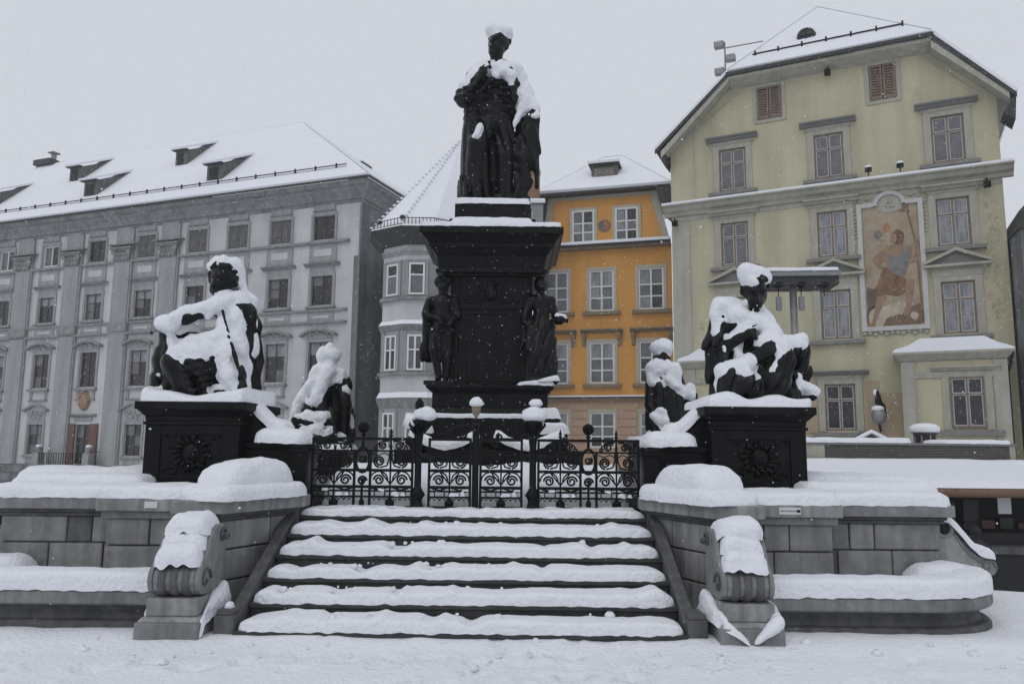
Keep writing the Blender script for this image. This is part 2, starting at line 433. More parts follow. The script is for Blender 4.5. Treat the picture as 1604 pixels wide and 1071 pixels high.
def nets(F, lo, h):
    """naive surface nets"""
    F=np.ascontiguousarray(F,dtype=np.float32)
    nx,ny,nz=F.shape; I=F<0
    c=[F[a:nx-1+a,b:ny-1+b,d:nz-1+d] for a in (0,1) for b in (0,1) for d in (0,1)]
    s=sum((x<0).astype(np.int8) for x in c)
    act=(s>0)&(s<8)
    idx=np.argwhere(act); ii=tuple(idx.T)
    cv=[x[ii] for x in c]; co=[np.array((a,b,d),float) for a in (0,1) for b in (0,1) for d in (0,1)]
    acc=np.zeros((len(idx),3)); cn=np.zeros(len(idx))
    for p in range(8):
        for q in range(p+1,8):
            if abs(co[p]-co[q]).sum()!=1: continue
            x=(cv[p]<0)!=(cv[q]<0)
            t=np.where(x,cv[p]/np.where(x,cv[p]-cv[q],1),0)
            acc+=np.where(x[:,None],co[p]+t[:,None]*(co[q]-co[p]),0); cn+=x
    V=(idx+acc/np.maximum(cn,1)[:,None])*h+np.asarray(lo)
    vid=np.full(act.shape,-1,np.int64); vid[ii]=np.arange(len(idx))
    Q=[]
    for ax in range(3):
        o1,o2=[(1,2),(2,0),(0,1)][ax]
        a=np.moveaxis(I,(ax,o1,o2),(0,1,2)); v=np.moveaxis(vid,(ax,o1,o2),(0,1,2))
        x=a[:-1,1:-1,1:-1]!=a[1:,1:-1,1:-1]
        e=np.argwhere(x)
        if len(e)==0: continue
        i,j,k=e.T
        q=np.stack([v[i,j,k],v[i,j+1,k],v[i,j+1,k+1],v[i,j,k+1]],1)
        fl=a[i,j+1,k+1]
        q=np.where(fl[:,None],q,q[:,::-1])
        Q.append(q)
    Q=np.concatenate(Q) if Q else np.zeros((0,4),int)
    return V, Q[(Q>=0).all(1)]

# ------------------------------------------------------------------ ground
def sstep(a, b, x):
    t = min(1.0, max(0.0, (x-a)/(b-a))); return t*t*(3-2*t)
def lines(bps):
    out = []
    for (a, b, st) in bps:
        n = max(1, int(round((b-a)/st))); out += [a+(b-a)*i/n for i in range(n)]
    return out + [bps[-1][1]]
prints = []
rp = random.Random(3)
for tr in range(13):                                   # tracks of boots through the snow
    x, y = rp.uniform(-3, 4), rp.uniform(3.4, 6.0); a = rp.uniform(-.5, .5)+(0 if tr % 2 else math.pi)
    for k in range(11):
        x += math.cos(a)*.33; y += math.sin(a)*.33; a += rp.uniform(-.15, .15)
        sd = .09 if k % 2 else -.09
        px, py = x-math.sin(a)*sd, y+math.cos(a)*sd
        if py < 6.15 or abs(px) < 1.7: prints.append((px, py, a, rp.uniform(.025, .06)))
for k in range(26): prints.append((rp.uniform(2.2, 5.0), rp.uniform(5.2, 6.3), rp.uniform(0, 6), rp.uniform(.012, .03)))
for k in range(16): prints.append((rp.uniform(-1.5, 1.6), rp.uniform(5.7, 6.3), rp.uniform(0, 6), rp.uniform(.012, .03)))
def ground_z(x, y):
    z = 0.022*fbm(x*.55, y*.55, 1.2) + 0.010*fbm(x*2.6, y*2.6, 4.2)
    if y < 9.5 and abs(x) < 9: z += 0.0035*fbm(x*9, y*9, 2.0)
    z += -0.03*sstep(6.3, 6.0, y)
    if 6.0 < y < 7.2: z += 0.028*math.exp(-((y-6.45)/.22)**2)*(0.6+0.6*noise.noise(Vector((x*1.3, 3, 1))))   # snow piled against the steps
    dx = abs(x)
    z -= 1.25*sstep(8.7, 11.8, y) + 0.75*sstep(11.5, 17, y)
    if 2.8 < y < 6.6 and dx < 6:
        for (px, py, a, dp) in prints:
            ux, uy = x-px, y-py
            if abs(ux) > .3 or abs(uy) > .3: continue
            u = ux*math.cos(a)+uy*math.sin(a); v = -ux*math.sin(a)+uy*math.cos(a)
            q = (u/.13)**2+(v/.06)**2
            z += -dp*math.exp(-q*q) + dp*.45*math.exp(-((math.sqrt(q)-1.35)/.35)**2)
    return z
gx = lines([(-160,-40,12),(-40,-10,3),(-10,-5.2,.3),(-5.2,6.2,.055),(6.2,11,.3),(11,40,3),(40,160,12)])
gy = lines([(-60,0,6),(0,2.6,.4),(2.6,8.6,.05),(8.6,18,.5),(18,60,4),(60,240,15)])
GV = [(x, y, ground_z(x, y)) for y in gy for x in gx]
nxg = len(gx)
GF = [(j*nxg+i, j*nxg+i+1, (j+1)*nxg+i+1, (j+1)*nxg+i) for j in range(len(gy)-1) for i in range(nxg-1)]
ground = link('ground', arr_mesh('ground', GV, GF, 'snow')); ground['kind'] = 'structure'

# ------------------------------------------------------------------ fountain terrace, stairs
t = MB()
t.box(-1.74, 1.74, 8.30, 20, -2.3, 0.795)
for s in (-1, 1):
    a, b = sorted((s*1.76, s*4.4)); t.box(a, b, 8.02, 20, -2.3, 0.985)
    a, b = sorted((s*4.41, s*5.0)); t.box(a, b, 8.62, 20, -2.3, 0.965)
terr = t.build('fountain_terrace', 'stone_dark'); terr['kind'] = 'structure'
snow_sweep([(-1.73, 10.35, 0.79), (1.73, 10.35, 0.79)], 3.6, 0.48, 5, lump=.05, res=.07, pw=.85, ph=1.0, endr=.02, parent=terr, nphi=28)

stair = thing('staircase', 'six dark stone steps covered with thick snow, leading up to the iron gate', 'staircase', (0, 6.36, 0))
STEPB = {}
for k in range(6):
    y0 = .34*k; z1 = .05+.15*k
    m = MB(); yb = y0+.42 if k < 5 else 1.94
    m.box(-1.78, 1.78, y0+.022, yb, z1-.19 if k else -.25, z1-.045)
    m.box(-1.79, 1.79, y0, yb-.002, z1-.044, z1)
    st = m.build('step', 'step', stair, bevel=.008)
    def hf(d, L, k=k):
        h = 1.0
        for (c, w, a) in STEPB[k]:
            h += a*math.exp(-((d-c)/w)**2)
        return h
    rs = random.Random(70+k); STEPB[k] = []
    for j in range(9):                                   # kicked and slumped places
        c = rs.uniform(.2, 1.9) if rs.random() < .6 else rs.uniform(.2, 3.4); wd = rs.uniform(.03, .09); STEPB[k].append((c, wd, rs.choice((.18, .28, -.2, -.4))*(1 if k < 5 else .5)))
    sn = snow_sweep([(-1.77, y0+.165, z1), (1.77, y0+.165, z1)], .335, (.092 if k < 5 else .075), 20+k, lump=.020, res=.025, pw=.24, ph=.36, endr=.13, hfun=hf, parent=st, nphi=18)
for s in (-1, 1):
    m = MB()
    a, b = s*1.785, s*1.885
    m.prism([(a,.10,-.2),(a,.10,.13),(a,1.68,.83),(a,1.68,-.2)], (b-a,0,0))
    if s < 0: m.f = [f[::-1] for f in m.f]
    sg = m.build('stringer', 'stone_dark', stair, bevel=.008)
    m = MB(); x0, x1 = sorted((s*1.79, s*1.95)); m.box(x0, x1, .02, .30, -.25, .16); m.box(x0+.012, x1-.012, .032, .288, .16, .2)
    m.build('newel', 'stone_dark', stair, bevel=.008)
snow_sweep([(-1.91, .15, .2), (-1.84, .15, .2)], .09, .04, 3, parent=stair, res=.03)

def ob(m, a, b, th, z0, z1):                        # upright slab whose visible face runs a -> b
    d = Vector((b[0]-a[0], b[1]-a[1])); n = Vector((-d.y, d.x)).normalized()*th
    pts = [(a[0],a[1],z0),(b[0],b[1],z0),(b[0]+n.x,b[1]+n.y,z0),(a[0]+n.x,a[1]+n.y,z0)]
    m.prism(pts, (0,0,z1-z0)); m.f[-6:] = [f for f in m.f[-6:]]
    return m

SIDE = {-1: 'left', 1: 'right'}
for s in (-1, 1):
    w = thing('fountain_wall', f'{"left" if s<0 else "right"} grey ashlar wall of the fountain with projecting coping, {"running to the left picture edge" if s<0 else "carrying a small notice plate"}', 'wall', (s*2.9, 7.6, 0))
    def L(p): return (s*p[0]-s*2.9, p[1]-7.6, p[2] if len(p) > 2 else 0)
    def bl(x0, x1, yf, z0, z1, dep=.32, mt='stone'):
        m = MB(); a, b = sorted((s*(x0-2.9), s*(x1-2.9))); m.box(a, b, yf-7.6, yf-7.6+dep, z0, z1); return m.build('stone_block', mt, w, bevel=.012)
    rz = [(-.1, .29), (.305, .555), (.57, .805)]
    for (z0, z1), js in zip(rz, ([3.4, 4.1, 4.5], [3.4, 3.5, 4.02, 4.5], [3.4, 3.62, 3.86, 4.5])):
        for a, b in zip(js[:-1], js[1:]): bl(a+.006, b-.006, 7.62+random.uniform(-.006, .006), z0, z1, mt='stone' if random.random() < .6 else 'stone_dark')
    for (z0, z1), js in zip(rz, ([2.535, 3.385], [2.535, 2.83, 3.385], [2.535, 2.74, 2.98, 3.385])):
        for a, b in zip(js[:-1], js[1:]): bl(a+.005, b-.005, 7.42+random.uniform(-.005, .005), z0, z1)
    for (z0, z1) in rz: bl(2.24, 2.53, 7.19, z0, z1, .24)
    fa, fb = Vector((2.23, 7.205)), Vector((1.79, 8.12))   # splayed cheek wall beside the stairs
    for r, (z0, z1) in enumerate([(-.1, .27), (.285, .545), (.56, .805)]):
        cuts = [0, .45, 1] if r % 2 else [0, .62, 1]
        for c0, c1 in zip(cuts[:-1], cuts[1:]):
            a = fa.lerp(fb, c0+.006); b = fa.lerp(fb, c1-.006)
            m = MB(); pa, pb = L((a.x, a.y)), L((b.x, b.y))
            dn = Vector((.9, .43, 0)).normalized()*.22
            q = [(pa[0],pa[1],z0),(pb[0],pb[1],z0),(pb[0]+s*dn.x,pb[1]+dn.y,z0),(pa[0]+s*dn.x,pa[1]+dn.y,z0)]
            m.prism(q, (0,0,z1-z0))
            if s > 0: m.f[-6:] = [f[::-1] for f in m.f[-6:]]
            m.build('stone_block', 'stone_light' if c0 == 0 else 'stone', w, bevel=.01)
    m = MB(); a, b = sorted((s*(2.36-2.9), s*(3.37-2.9))); m.box(a, b, -.14, .38, -.3, .80)
    a, b = sorted((s*(3.38-2.9), s*(4.47-2.9))); m.box(a, b, .05, .38, -.3, .80)
    m.build('core', 'stone_dark', w)
    def pr(pts, z0, z1, name, mt, bev=.012):
        m = MB(); m.prism([(L(p)[0], L(p)[1], z0) for p in pts], (0,0,z1-z0))
        if s < 0: m.f = [f[::-1] for f in m.f]
        m.f = [f[::-1] for f in m.f]
        return m.build(name, mt, w, bevel=bev)
    mouldA = [(2.59,7.15),(2.22,7.15),(1.75,8.06),(1.75,8.4),(2.59,8.4)]
    pr(mouldA, .845, .878, 'moulding', 'stone_dark'); pr([(x+.04 if x < 2.5 else x, y+.03) for x, y in mouldA], .806, .844, 'moulding', 'stone_dark')
    pr([(3.43,7.39),(2.60,7.39),(2.60,8.4),(3.43,8.4)], .807, .878, 'moulding', 'stone')
    pr([(4.55,7.58),(3.44,7.58),(3.44,8.4),(4.55,8.4)], .845, .878, 'moulding', 'stone_dark'); pr([(4.53,7.6),(3.44,7.6),(3.44,8.4),(4.53,8.4)], .807, .844, 'moulding', 'stone_dark')
    pr([(2.66,7.09),(2.18,7.09),(1.70,8.03),(1.70,8.25),(2.63,8.25)], .88, 1.0, 'coping', 'stone_light')
    pr([(3.46,7.34),(2.664,7.34),(2.664,8.25),(3.46,8.25)], .879, .998, 'coping', 'stone_light')
    pr([(4.60,7.53),(3.463,7.53),(3.463,8.25),(4.60,8.25)], .878, .988, 'coping', 'stone')
    def SL(pts): return [L(p) for p in pts]
    snow_sweep(SL([(1.93,8.2,1.0),(2.06,7.85,1.0),(2.28,7.4,1.0),(2.42,7.09,1.0)]), .60, .14, 31+s, lump=.03, res=.05, pw=.35, parent=w, endr=.12)
    snow_sweep(SL([(2.0,8.15,1.06),(2.18,7.75,1.06),(2.42,7.3,1.06)]), .52, lambda q: .28+.02*q, 41+s, lump=.05, res=.04, pw=.55, ph=.6, parent=w, endr=.24)
    snow_sweep(SL([(2.6,7.62,.998),(3.48,7.62,.998)]), .56, .12, 51+s, lump=.03, res=.05, pw=.3, parent=w, endr=.05)
    snow_sweep(SL([(3.42,7.84,.988),(4.62,7.84,.988)]), .63, .125, 61+s, lump=.025, res=.05, pw=.28, parent=w, endr=.12)
    snow_sweep(SL([(3.30,8.2,1.0),(4.74,8.2,1.0)]), .5, .19, 71+s, lump=.03, res=.06, pw=.4, parent=w, endr=.16)
    snow_sweep(SL([(3.4,8.95,.98),(5.0,8.95,.98)]), 1.0, .265, 81+s, lump=.03, res=.07, pw=.35, parent=w, endr=.2)

    # fountain basin with a rounded outer end
    bs = thing('fountain_basin', f'{SIDE[s]} low stone basin with rounded end and snow on its rim', 'basin', (s*3.5, 7.1, 0))
    def B(x, y, z=0): return (s*x-s*3.5, y-7.1, z)
    plan = [(2.30, 6.64), (2.7, 6.64), (3.2, 6.64), (3.85, 6.64)]
    plan += [(3.85+.88*math.sin(a), 7.52-.88*math.cos(a)) for a in [math.pi/2*i/14 for i in range(1, 15)]] + [(4.73, 7.85)]
    def swp(prof, name, mt):
        m = MB(); n = len(prof)
        for i, (x, y) in enumerate(plan):
            ax, ay = plan[max(i-1,0)]; bx, by = plan[min(i+1,len(plan)-1)]
            tx, ty = bx-ax, by-ay; l = math.hypot(tx, ty); nx_, ny_ = ty/l, -tx/l
            for o, z in prof: m.v.append(B(x+nx_*o, y+ny_*o, z))
        for i in range(len(plan)-1):
            for j in range(n-1):
                q = (i*n+j, (i+1)*n+j, (i+1)*n+j+1, i*n+j+1)
                m.f.append(q if s < 0 else q[::-1])
        return m.build(name, mt, bs, smooth=False)
    swp([(-.30,.0),(-.30,.30),(0,.30),(.012,.285),(.012,.20),(0,.185),(-.05,.185)], 'rim', 'stone')
    swp([(-.04,.186),(-.045,.165),(-.085,.155),(-.10,.10),(-.085,.055)], 'waist', 'stone_dark')
    swp([(-.09,.06),(-.03,.05),(-.005,.03),(-.005,-.2)], 'base', 'stone_dark')
    rimp = []
    for i, (x, y) in enumerate(plan):
        ax, ay = plan[max(i-1,0)]; bx, by = plan[min(i+1,len(plan)-1)]
        tx, ty = bx-ax, by-ay; l = math.hypot(tx, ty); rimp.append(B(x-ty/l*.145, y+tx/l*.145, .30))
    snow_sweep(rimp, .33, .15, 91+s, lump=.018, res=.035, pw=.3, ph=.42, parent=bs, endr=.02, fringe=.014)
    m = MB(); m.prism([B(x-.0, y+.27, .0) for x, y in plan[:4]]+[B(3.85+.6*math.sin(a), 7.52-.6*math.cos(a), 0) for a in [math.pi/2*i/6 for i in range(7)]]+[B(4.45,7.62),B(2.30,7.62)], (0,0,.26))
    if s > 0: m.f = [f[::-1] for f in m.f]
    m.build('snow_fill', 'snow', bs)
    snow_sweep([B(4.02,7.42,.26), B(4.3,7.4,.26), B(4.66,7.55,.26)], .42, .22, 95+s, lump=.02, res=.05, pw=.7, parent=bs, endr=.22)

    # scroll console that flanks the foot of the stairs
    c = thing('scroll_console', f'fluted stone scroll bracket on a block {"left" if s<0 else "right"} of the steps, capped with snow', 'bracket', (s*2.26, 6.5, 0))
    m = MB(); m.box(-.25, .25, -.27, .42, -.25, .13); m.build('block', 'stone', c, bevel=.012)
    m = MB(); m.frus((0,.07),(.24,.32),.131,(0,.07),(.215,.29),.165); m.box(-.20, .20, -.19, .40, .166, .30); m.build('plinth', 'stone_light', c, bevel=.008)
    prof = [(.0,.302),(-.10,.315),(-.165,.36),(-.19,.43),(-.17,.50),(-.11,.55),(-.05,.59),(-.01,.66),(.03,.74),(.09,.80),(.18,.835),(.28,.83),(.34,.79),(.36,.72),(.36,.302)]
    m = MB(); m.profile_x(prof, -.165, .165); m.build('body', 'stone', c, bevel=.01)
    for x0, x1 in ((-.205,-.166), (.166,.205)):
        m = MB(); m.profile_x([(y*1.0-.008, z+.004) for y, z in prof], x0, x1); m.build('side_band', 'stone', c, bevel=.008)
    for xc in (-.095, 0, .095):                        # bulging flutes on the roll
        m = MB(); m.lathe([(.001,-.045),(.10,-.043),(.135,-.028),(.142,0),(.135,.028),(.10,.043),(.001,.045)], (xc,-.062,.43), 22, 'x'); m.build('flute', 'stone_dark', c, smooth=True)
    for q in (-1, 1):
        m = MB(); m.tube([(q*.212, -.062+(.10-.008*i)*math.cos(i*.62), .43+(.10-.008*i)*math.sin(i*.62)) for i in range(11)], .012, 5); m.build('volute', 'stone_dark', c, smooth=True)
        m = MB(); m.tube([(q*.212, .26+(.075-.006*i)*math.cos(i*.62), .735+(.075-.006*i)*math.sin(i*.62)) for i in range(11)], .014, 5); m.lathe([(.001,0),(.03,.0),(.03,q*.05),(.012,q*.06)], (q*.205,.26,.735), 10, 'x'); m.build('volute', 'stone_dark', c, smooth=True)
    snow_sweep([(-.185,-.055,.545),(.185,-.055,.545)], .28, .16, 101+s, lump=.05, res=.018, pw=.65, ph=.55, parent=c, endr=.09, fringe=.05)
    snow_sweep([(-.18,.035,.66),(.18,.035,.66)], .24, .14, 106+s, lump=.045, res=.018, pw=.65, ph=.55, parent=c, endr=.07, fringe=.02)
    snow_sweep([(-.185,.15,.775),(.185,.15,.775)], .42, .17, 111+s, lump=.05, res=.018, pw=.65, ph=.6, parent=c, endr=.11, fringe=.04)
    if s < 0:
        snow_sweep([(.245,-.24,.02),(.24,-.2,.10),(.232,-.08,.14),(.225,.12,.16),(.22,.34,.17)], lambda q: .05+.10*q, lambda q: .03+.17*q**.9, 121, lump=.05, res=.015, pw=.95, ph=.8, parent=c, endr=.04)
        snow_sweep([(-.235,-.05,.12),(-.232,.3,.14)], .11, .10, 122, lump=.02, res=.02, pw=.7, parent=c)
    else:
        snow_sweep([(-.02,-.275,.0),(-.10,-.27,.06),(-.2,-.235,.12),(-.235,-.08,.15),(-.23,.34,.17)], lambda q: .05+.10*q, lambda q: .03+.16*q**.9, 123, lump=.05, res=.015, pw=.95, ph=.8, parent=c, endr=.04)
        snow_sweep([(.0,-.275,.02),(.10,-.27,.08),(.21,-.23,.13),(.235,-.05,.15),(.23,.34,.17)], lambda q: .045+.09*q, lambda q: .03+.14*q**.9, 125, lump=.05, res=.015, pw=.95, ph=.8, parent=c, endr=.04)

    # scroll volute closing the outer end of the wall
    v = thing('wall_volute', f'carved stone scroll at the outer {SIDE[s]} end of the fountain wall, snow along its back', 'bracket', (s*4.5, 7.85, 0))
    m = MB()
    side = [(0,-.1),(0,.80),(.05,.855),(.12,.84),(.17,.76),(.24,.64),(.32,.55),(.40,.50),(.50,.49),(.56,.45),(.575,.39),(.54,.33),(.47,.31),(.40,.34),(.34,.28),(.3,-.1)]
    m.prism([(s*x,-.14,z) for x, z in side], (0,.30,0))
    if s < 0: m.f = [f[::-1] for f in m.f]
    m.build('body', 'stone_light', v, bevel=.012)
    m = MB(); m.lathe([(.001,-.004),(.052,-.004),(.055,.02)], (s*.075,-.146,.76), 16, 'y'); m.build('drilled_eye', 'black', v, smooth=True)
    m = MB(); m.lathe([(.055,.0),(.062,-.02),(.085,-.022),(.092,.0)], (s*.075,-.14,.76), 20, 'y')
    m.tube([(s*(.475+(.08-.0065*i)*math.cos(i*.6)), -.145, .40+(.08-.0065*i)*math.sin(i*.6)) for i in range(12)], .012, 6)
    m.tube([(s*x,-.142,z-.045) for x, z in side[4:9]], .012, 6)
    m.build('scroll_edge', 'stone', v, smooth=True)
    snow_sweep([(s*.0,.0,.84),(s*.10,.0,.83),(s*.20,0,.72),(s*.30,0,.60),(s*.38,.0,.52),(s*.57,.0,.47)], .36, .10, 131+s, lump=.022, res=.03, pw=.5, parent=v, endr=.07)

# crumbs of snow kicked over steps and ground
rk = random.Random(31); V, F = [], []
for k in range(150):
    if k < 95: st_ = rk.randrange(5); x = rk.gauss(-.75, .5) if rk.random() < .6 else rk.uniform(-1.6, 1.6); y = 6.40+.34*st_+rk.uniform(.0, .28); z = .05+.15*st_+.088
    else: x = rk.uniform(-3, 4); y = rk.uniform(5.6, 6.3); z = ground_z(x, y)+.004
    r = rk.uniform(.008, .026) if rk.random() < .85 else rk.uniform(.03, .045)
    b0 = len(V)
    for i in range(6):
        for j in range(8):
            a, p = 2*math.pi*j/8, math.pi*i/5; q = r*(1+.45*noise.noise(Vector((math.cos(a)*1.5+k, math.sin(a)*1.5, p))))
            V.append((x+q*math.sin(p)*math.cos(a), y+q*math.sin(p)*math.sin(a), z+q*.8*math.cos(p)))
    for i in range(5):
        for j in range(8): F.append((b0+i*8+j, b0+(i+1)*8+j, b0+(i+1)*8+(j+1) % 8, b0+i*8+(j+1) % 8))
cr = link('snow_crumbs', arr_mesh('snow_crumbs', V, F, 'snow')); cr['kind'] = 'stuff'; tag(cr, 'loose crumbs of snow scattered over the steps and the ground before them', 'snow')
# notice plate on the right coping
pl = thing('notice_plate', 'small pale plate with dark lettering fixed to the right coping', 'sign', (2.86, 7.327, .94))
MB().box(-.0, .20, 0, .012, -.032, .032).build('plate', 'paper', pl, bevel=.003)
MB().lathe([(.001,-.001),(.016,-.001),(.016,.004)], (.178,-.001,0), 14, 'y').build('symbol', 'black', pl)
tx = bpy.data.curves.new('lettering', 'FONT'); tx.body = 'KEIN TRINKWASSER'; tx.size = .021; tx.extrude = .0008; tx.align_y = 'CENTER'
tx.materials.append(M['black'])
tmp = bpy.data.objects.new('lettering_curve', tx); COL.objects.link(tmp); bpy.context.view_layer.update()
tm = bpy.data.meshes.new_from_object(tmp.evaluated_get(bpy.context.evaluated_depsgraph_get())); bpy.data.objects.remove(tmp)
to = link('lettering', tm, pl, loc=(.008, -.0015, 0)); to.rotation_euler = (R(90), 0, 0); to['kind'] = 'stuff'
pl2 = thing('notice_plate', 'small blank pale plate fixed to the left coping', 'sign', (-3.0, 7.327, .94))
MB().box(0, .12, 0, .012, -.03, .03).build('plate', 'paper', pl2, bevel=.003)

# ------------------------------------------------------------------ pedestals of the four river figures
def relief_mask(y):
    m = MB()
    m.ell((0, y, .02), (.10, .07, .13)); m.ell((0, y-.05, -.01), (.03, .04, .04)); m.ell((-.04, y-.04, .05), (.035, .03, .03)); m.ell((.04, y-.04, .05), (.035, .03, .03))
    m.ell((0, y-.03, -.08), (.05, .05, .03))
    for i in range(16):
        a = 2*math.pi*i/16
        r = .16+.03*(i % 2); m.tube([(.1*math.cos(a), y, .02+.12*math.sin(a)), (r*math.cos(a+.3), y-.03, .02+r*math.sin(a+.3)), (r*1.25*math.cos(a+.1), y, .02+r*1.25*math.sin(a+.1))], [.03,.03,.008], 6)
    for q in (-1, 1):
        m.tube([(q*(.2+(.09-.009*i)*math.cos(i*.7)), y, -.19+(.07-.007*i)*math.sin(i*.7)) for i in range(10)], .018, 5)
        m.tube([(q*(.22+(.07-.007*i)*math.cos(i*.7)), y, .21+(.06-.006*i)*math.sin(i*.7)) for i in range(10)], .016, 5)
    return m
for s in (-1, 1):
    p = thing('statue_pedestal', f'black {SIDE[s]} front pedestal with moulded cornice, mask relief and a stepped wing towards the gate', 'pedestal', (s*3.0, 8.3, 1.0))
    def X(a, b): return sorted((s*a, s*b))
    m = MB(); m.box(-.57, .57, -.07, 1.12, -.02, .06); m.box(-.54, .54, -.04, 1.1, .061, .11); m.build('base', 'darkstone', p, bevel=.01)
    m = MB(); m.box(-.5, .5, .02, 1.05, .111, .70)
    m.box(-.5, -.33, 0, .03, .111, .70); m.box(.33, .5, 0, .03, .111, .70); m.box(-.329, .329, 0, .03, .60, .70); m.box(-.329, .329, 0, .03, .111, .17)
    m.build('body', 'darkstone', p, bevel=.006)
    mk = relief_mask(.015); mk.v = [(x, y, z*.9+.385) for x, y, z in mk.v]; mk.build('relief', 'darkstone', p, smooth=True)
    m = MB(); m.box(-.52, .52, -.02, 1.07, .701, .735)
    m.frus((0,.525),(.50,.525),.736,(0,.525),(.51,.535),.79); m.frus((0,.525),(.51,.535),.791,(0,.525),(.575,.60),.86); m.box(-.59, .59, -.09, 1.14, .861, .945)
    m.build('cornice', 'darkstone', p, bevel=.006)
    # wing and gate pier
    m = MB(); a, b = X(-.50, -1.05); m.box(a, b, .22, .62, -.2, .46); a, b = X(-.50, -1.06); m.box(a, b, .19, .65, .461, .52)
    m.build('wing', 'darkstone', p, bevel=.006)
    m = MB(); a, b = X(-1.06, -1.22); m.box(a, b, .0, .5, -.2, .42); a, b = X(-1.03, -1.25); m.box(a, b, -.03, .53, .421, .46); a, b = X(-1.05, -1.235); m.box(a, b, -.01, .51, .461, .51)
    m.build('gate_pier', 'darkstone', p, bevel=.006)
    m = MB()
    m.prism([(s*x, .25, z) for x, z in [(-.48,.52),(-.48,.90),(-.56,.84),(-.66,.70),(-.76,.64),(-.88,.66),(-.95,.60),(-.92,.52)]], (0,.34,0))
    if s > 0: m.f = [f[::-1] for f in m.f]
    m.build('scroll', 'darkstone', p, bevel=.015)
    snow_sweep([(s*-.52,.42,.90),(s*-.62,.42,.79),(s*-.74,.42,.68),(s*-.95,.42,.62)], .40, .13, 141+s, lump=.02, res=.03, pw=.6, parent=p, endr=.08)
    snow_sweep([(s*-.62,.30,.53),(s*-1.2,.30,.515)], .62, .155, 145+s, lump=.03, res=.04, pw=.4, parent=p, endr=.13)
    hs = (lambda q: .07+.11*abs(2*q-1.0)**1.2) if s < 0 else (lambda q: .10+.06*math.sin(q*7)**2)
    snow_sweep([(-.58,.52,.945),(.58,.52,.945)], 1.2, hs, 151+s, lump=.03, res=.04, pw=.25, ph=.5, parent=p, endr=.05)

# ------------------------------------------------------------------ seated figures, front left and front right
def seated_left():
    f = Fig((-.75,-.72,-.14), (.78,.62,1.86), .0165)
    def S(px, py, y): return ((px-312)*.0071, y, (618-py)*.0077)
    f.ell(S(312,618,0), (.52,.44,.16), .05); f.ell(S(352,596,.12), (.27,.36,.30), .06)
    f.ell(S(352,572,.05), (.24,.24,.18), .06)
    f.chain([S(358,572,.08), S(362,530,.05), S(360,490,-.02)], [.20,.185,.20], .06)
    f.ell(S(358,486,-.03), (.21,.19,.19), .06)
    f.cap(S(328,480,-.17), S(368,472,.10), .095, .10, .06)
    f.cap(S(346,468,-.06), S(339,450,-.10), .065, .06, .03)
    f.ell(S(337,434,-.10), (.135,.155,.185), .02); f.ell(S(333,451,-.16), (.10,.09,.10), .04)
    f.cap(S(331,440,-.245), S(330,450,-.275), .016, .024, .015)
    for ex in (324, 339): f.ell(S(ex,441,-.255), (.026,.025,.017), .012, True)
    f.cap(S(326,458,-.25), S(338,458,-.25), .010, .010, .012); f.cap(S(320,436,-.24), S(343,436,-.245), .012, .012, .02)
    rr = random.Random(4)
    for i in range(110):
        a = rr.uniform(0, 6.28); e = rr.uniform(-.45, 1.5)
        x, y, z = .145*math.cos(a)*math.cos(e), .165*math.sin(a)*math.cos(e), .19*math.sin(e)
        c = S(337,434,-.09)
        if y < -.07 and z < .075 and abs(x) < .12: continue
        f.ell((c[0]+x, c[1]+y, c[2]+z+.01), (.032,.032,.03), .01)
    f.chain([S(332,480,-.19), S(298,496,-.30), S(264,511,-.30)], [.085,.068,.052], .03)
    f.ell(S(256,513,-.30), (.06,.05,.035), .02)
    for i in range(4): f.cap(S(252,513,-.335+.024*i), S(243-(1.5-abs(i-1.5))*2,521,-.34+.024*i), .013, .010, .01)
    f.cap(S(262,513,-.345), S(254,521,-.37), .014, .011, .01)
    f.chain([S(370,478,.11), S(380,528,.16), S(372,572,.02)], [.085,.07,.055], .04)
    f.chain([S(352,566,-.02), S(300,535,-.10), S(258,524,-.14)], [.16,.14,.105], .05)
    f.chain([S(257,526,-.14), S(250,560,-.12), S(248,604,-.16)], [.10,.105,.09], .04)
    f.chain([S(355,580,-.10), S(318,566,-.26), S(284,566,-.36)], [.18,.18,.14], .05)
    f.chain([S(284,570,-.36), S(296,596,-.34), S(306,616,-.32)], [.13,.11,.08], .05)
    for (a, b, r) in [((262,526,-.20),(272,612,-.30),.07), ((270,530,-.16),(284,614,-.22),.08), ((247,534,-.10),(238,600,-.12),.06), ((243,545,-.02),(236,596,-.02),.05),
                      ((340,560,-.20),(352,612,-.30),.09), ((365,570,-.10),(372,614,-.16),.09), ((372,560,0),(374,614,0),.07), ((322,585,-.34),(334,616,-.36),.06), ((270,540,.02),(262,612,.1),.12)]:
        f.cap(S(*a), S(*b), r, r*.9, .035)
    f.chain([S(362,470,.12), S(372,500,.2), S(377,560,.22), S(376,612,.18)], [.09,.11,.11,.1], .05)
    f.ell(S(306,574,-.32), (.28,.17,.20), .05); [f.chain([S(276+i*5,556+i*9,-.46), S(305+i*4,566+i*10,-.50), S(345,558+i*9,-.42)], [.014,.022,.012], .02) for i in range(5)]
    f.cap(S(346,482,-.26), S(386,590,-.34), .016, .02, .01); f.ell(S(390,600,-.34), (.06,.03,.10), .02)
    f.ell(S(252,612,-.30), (.09,.07,.06), .03)
    f.folds(.009, 24, 14, 20, .05, .95, 1.0); f.rough(.003, 34)
    return f
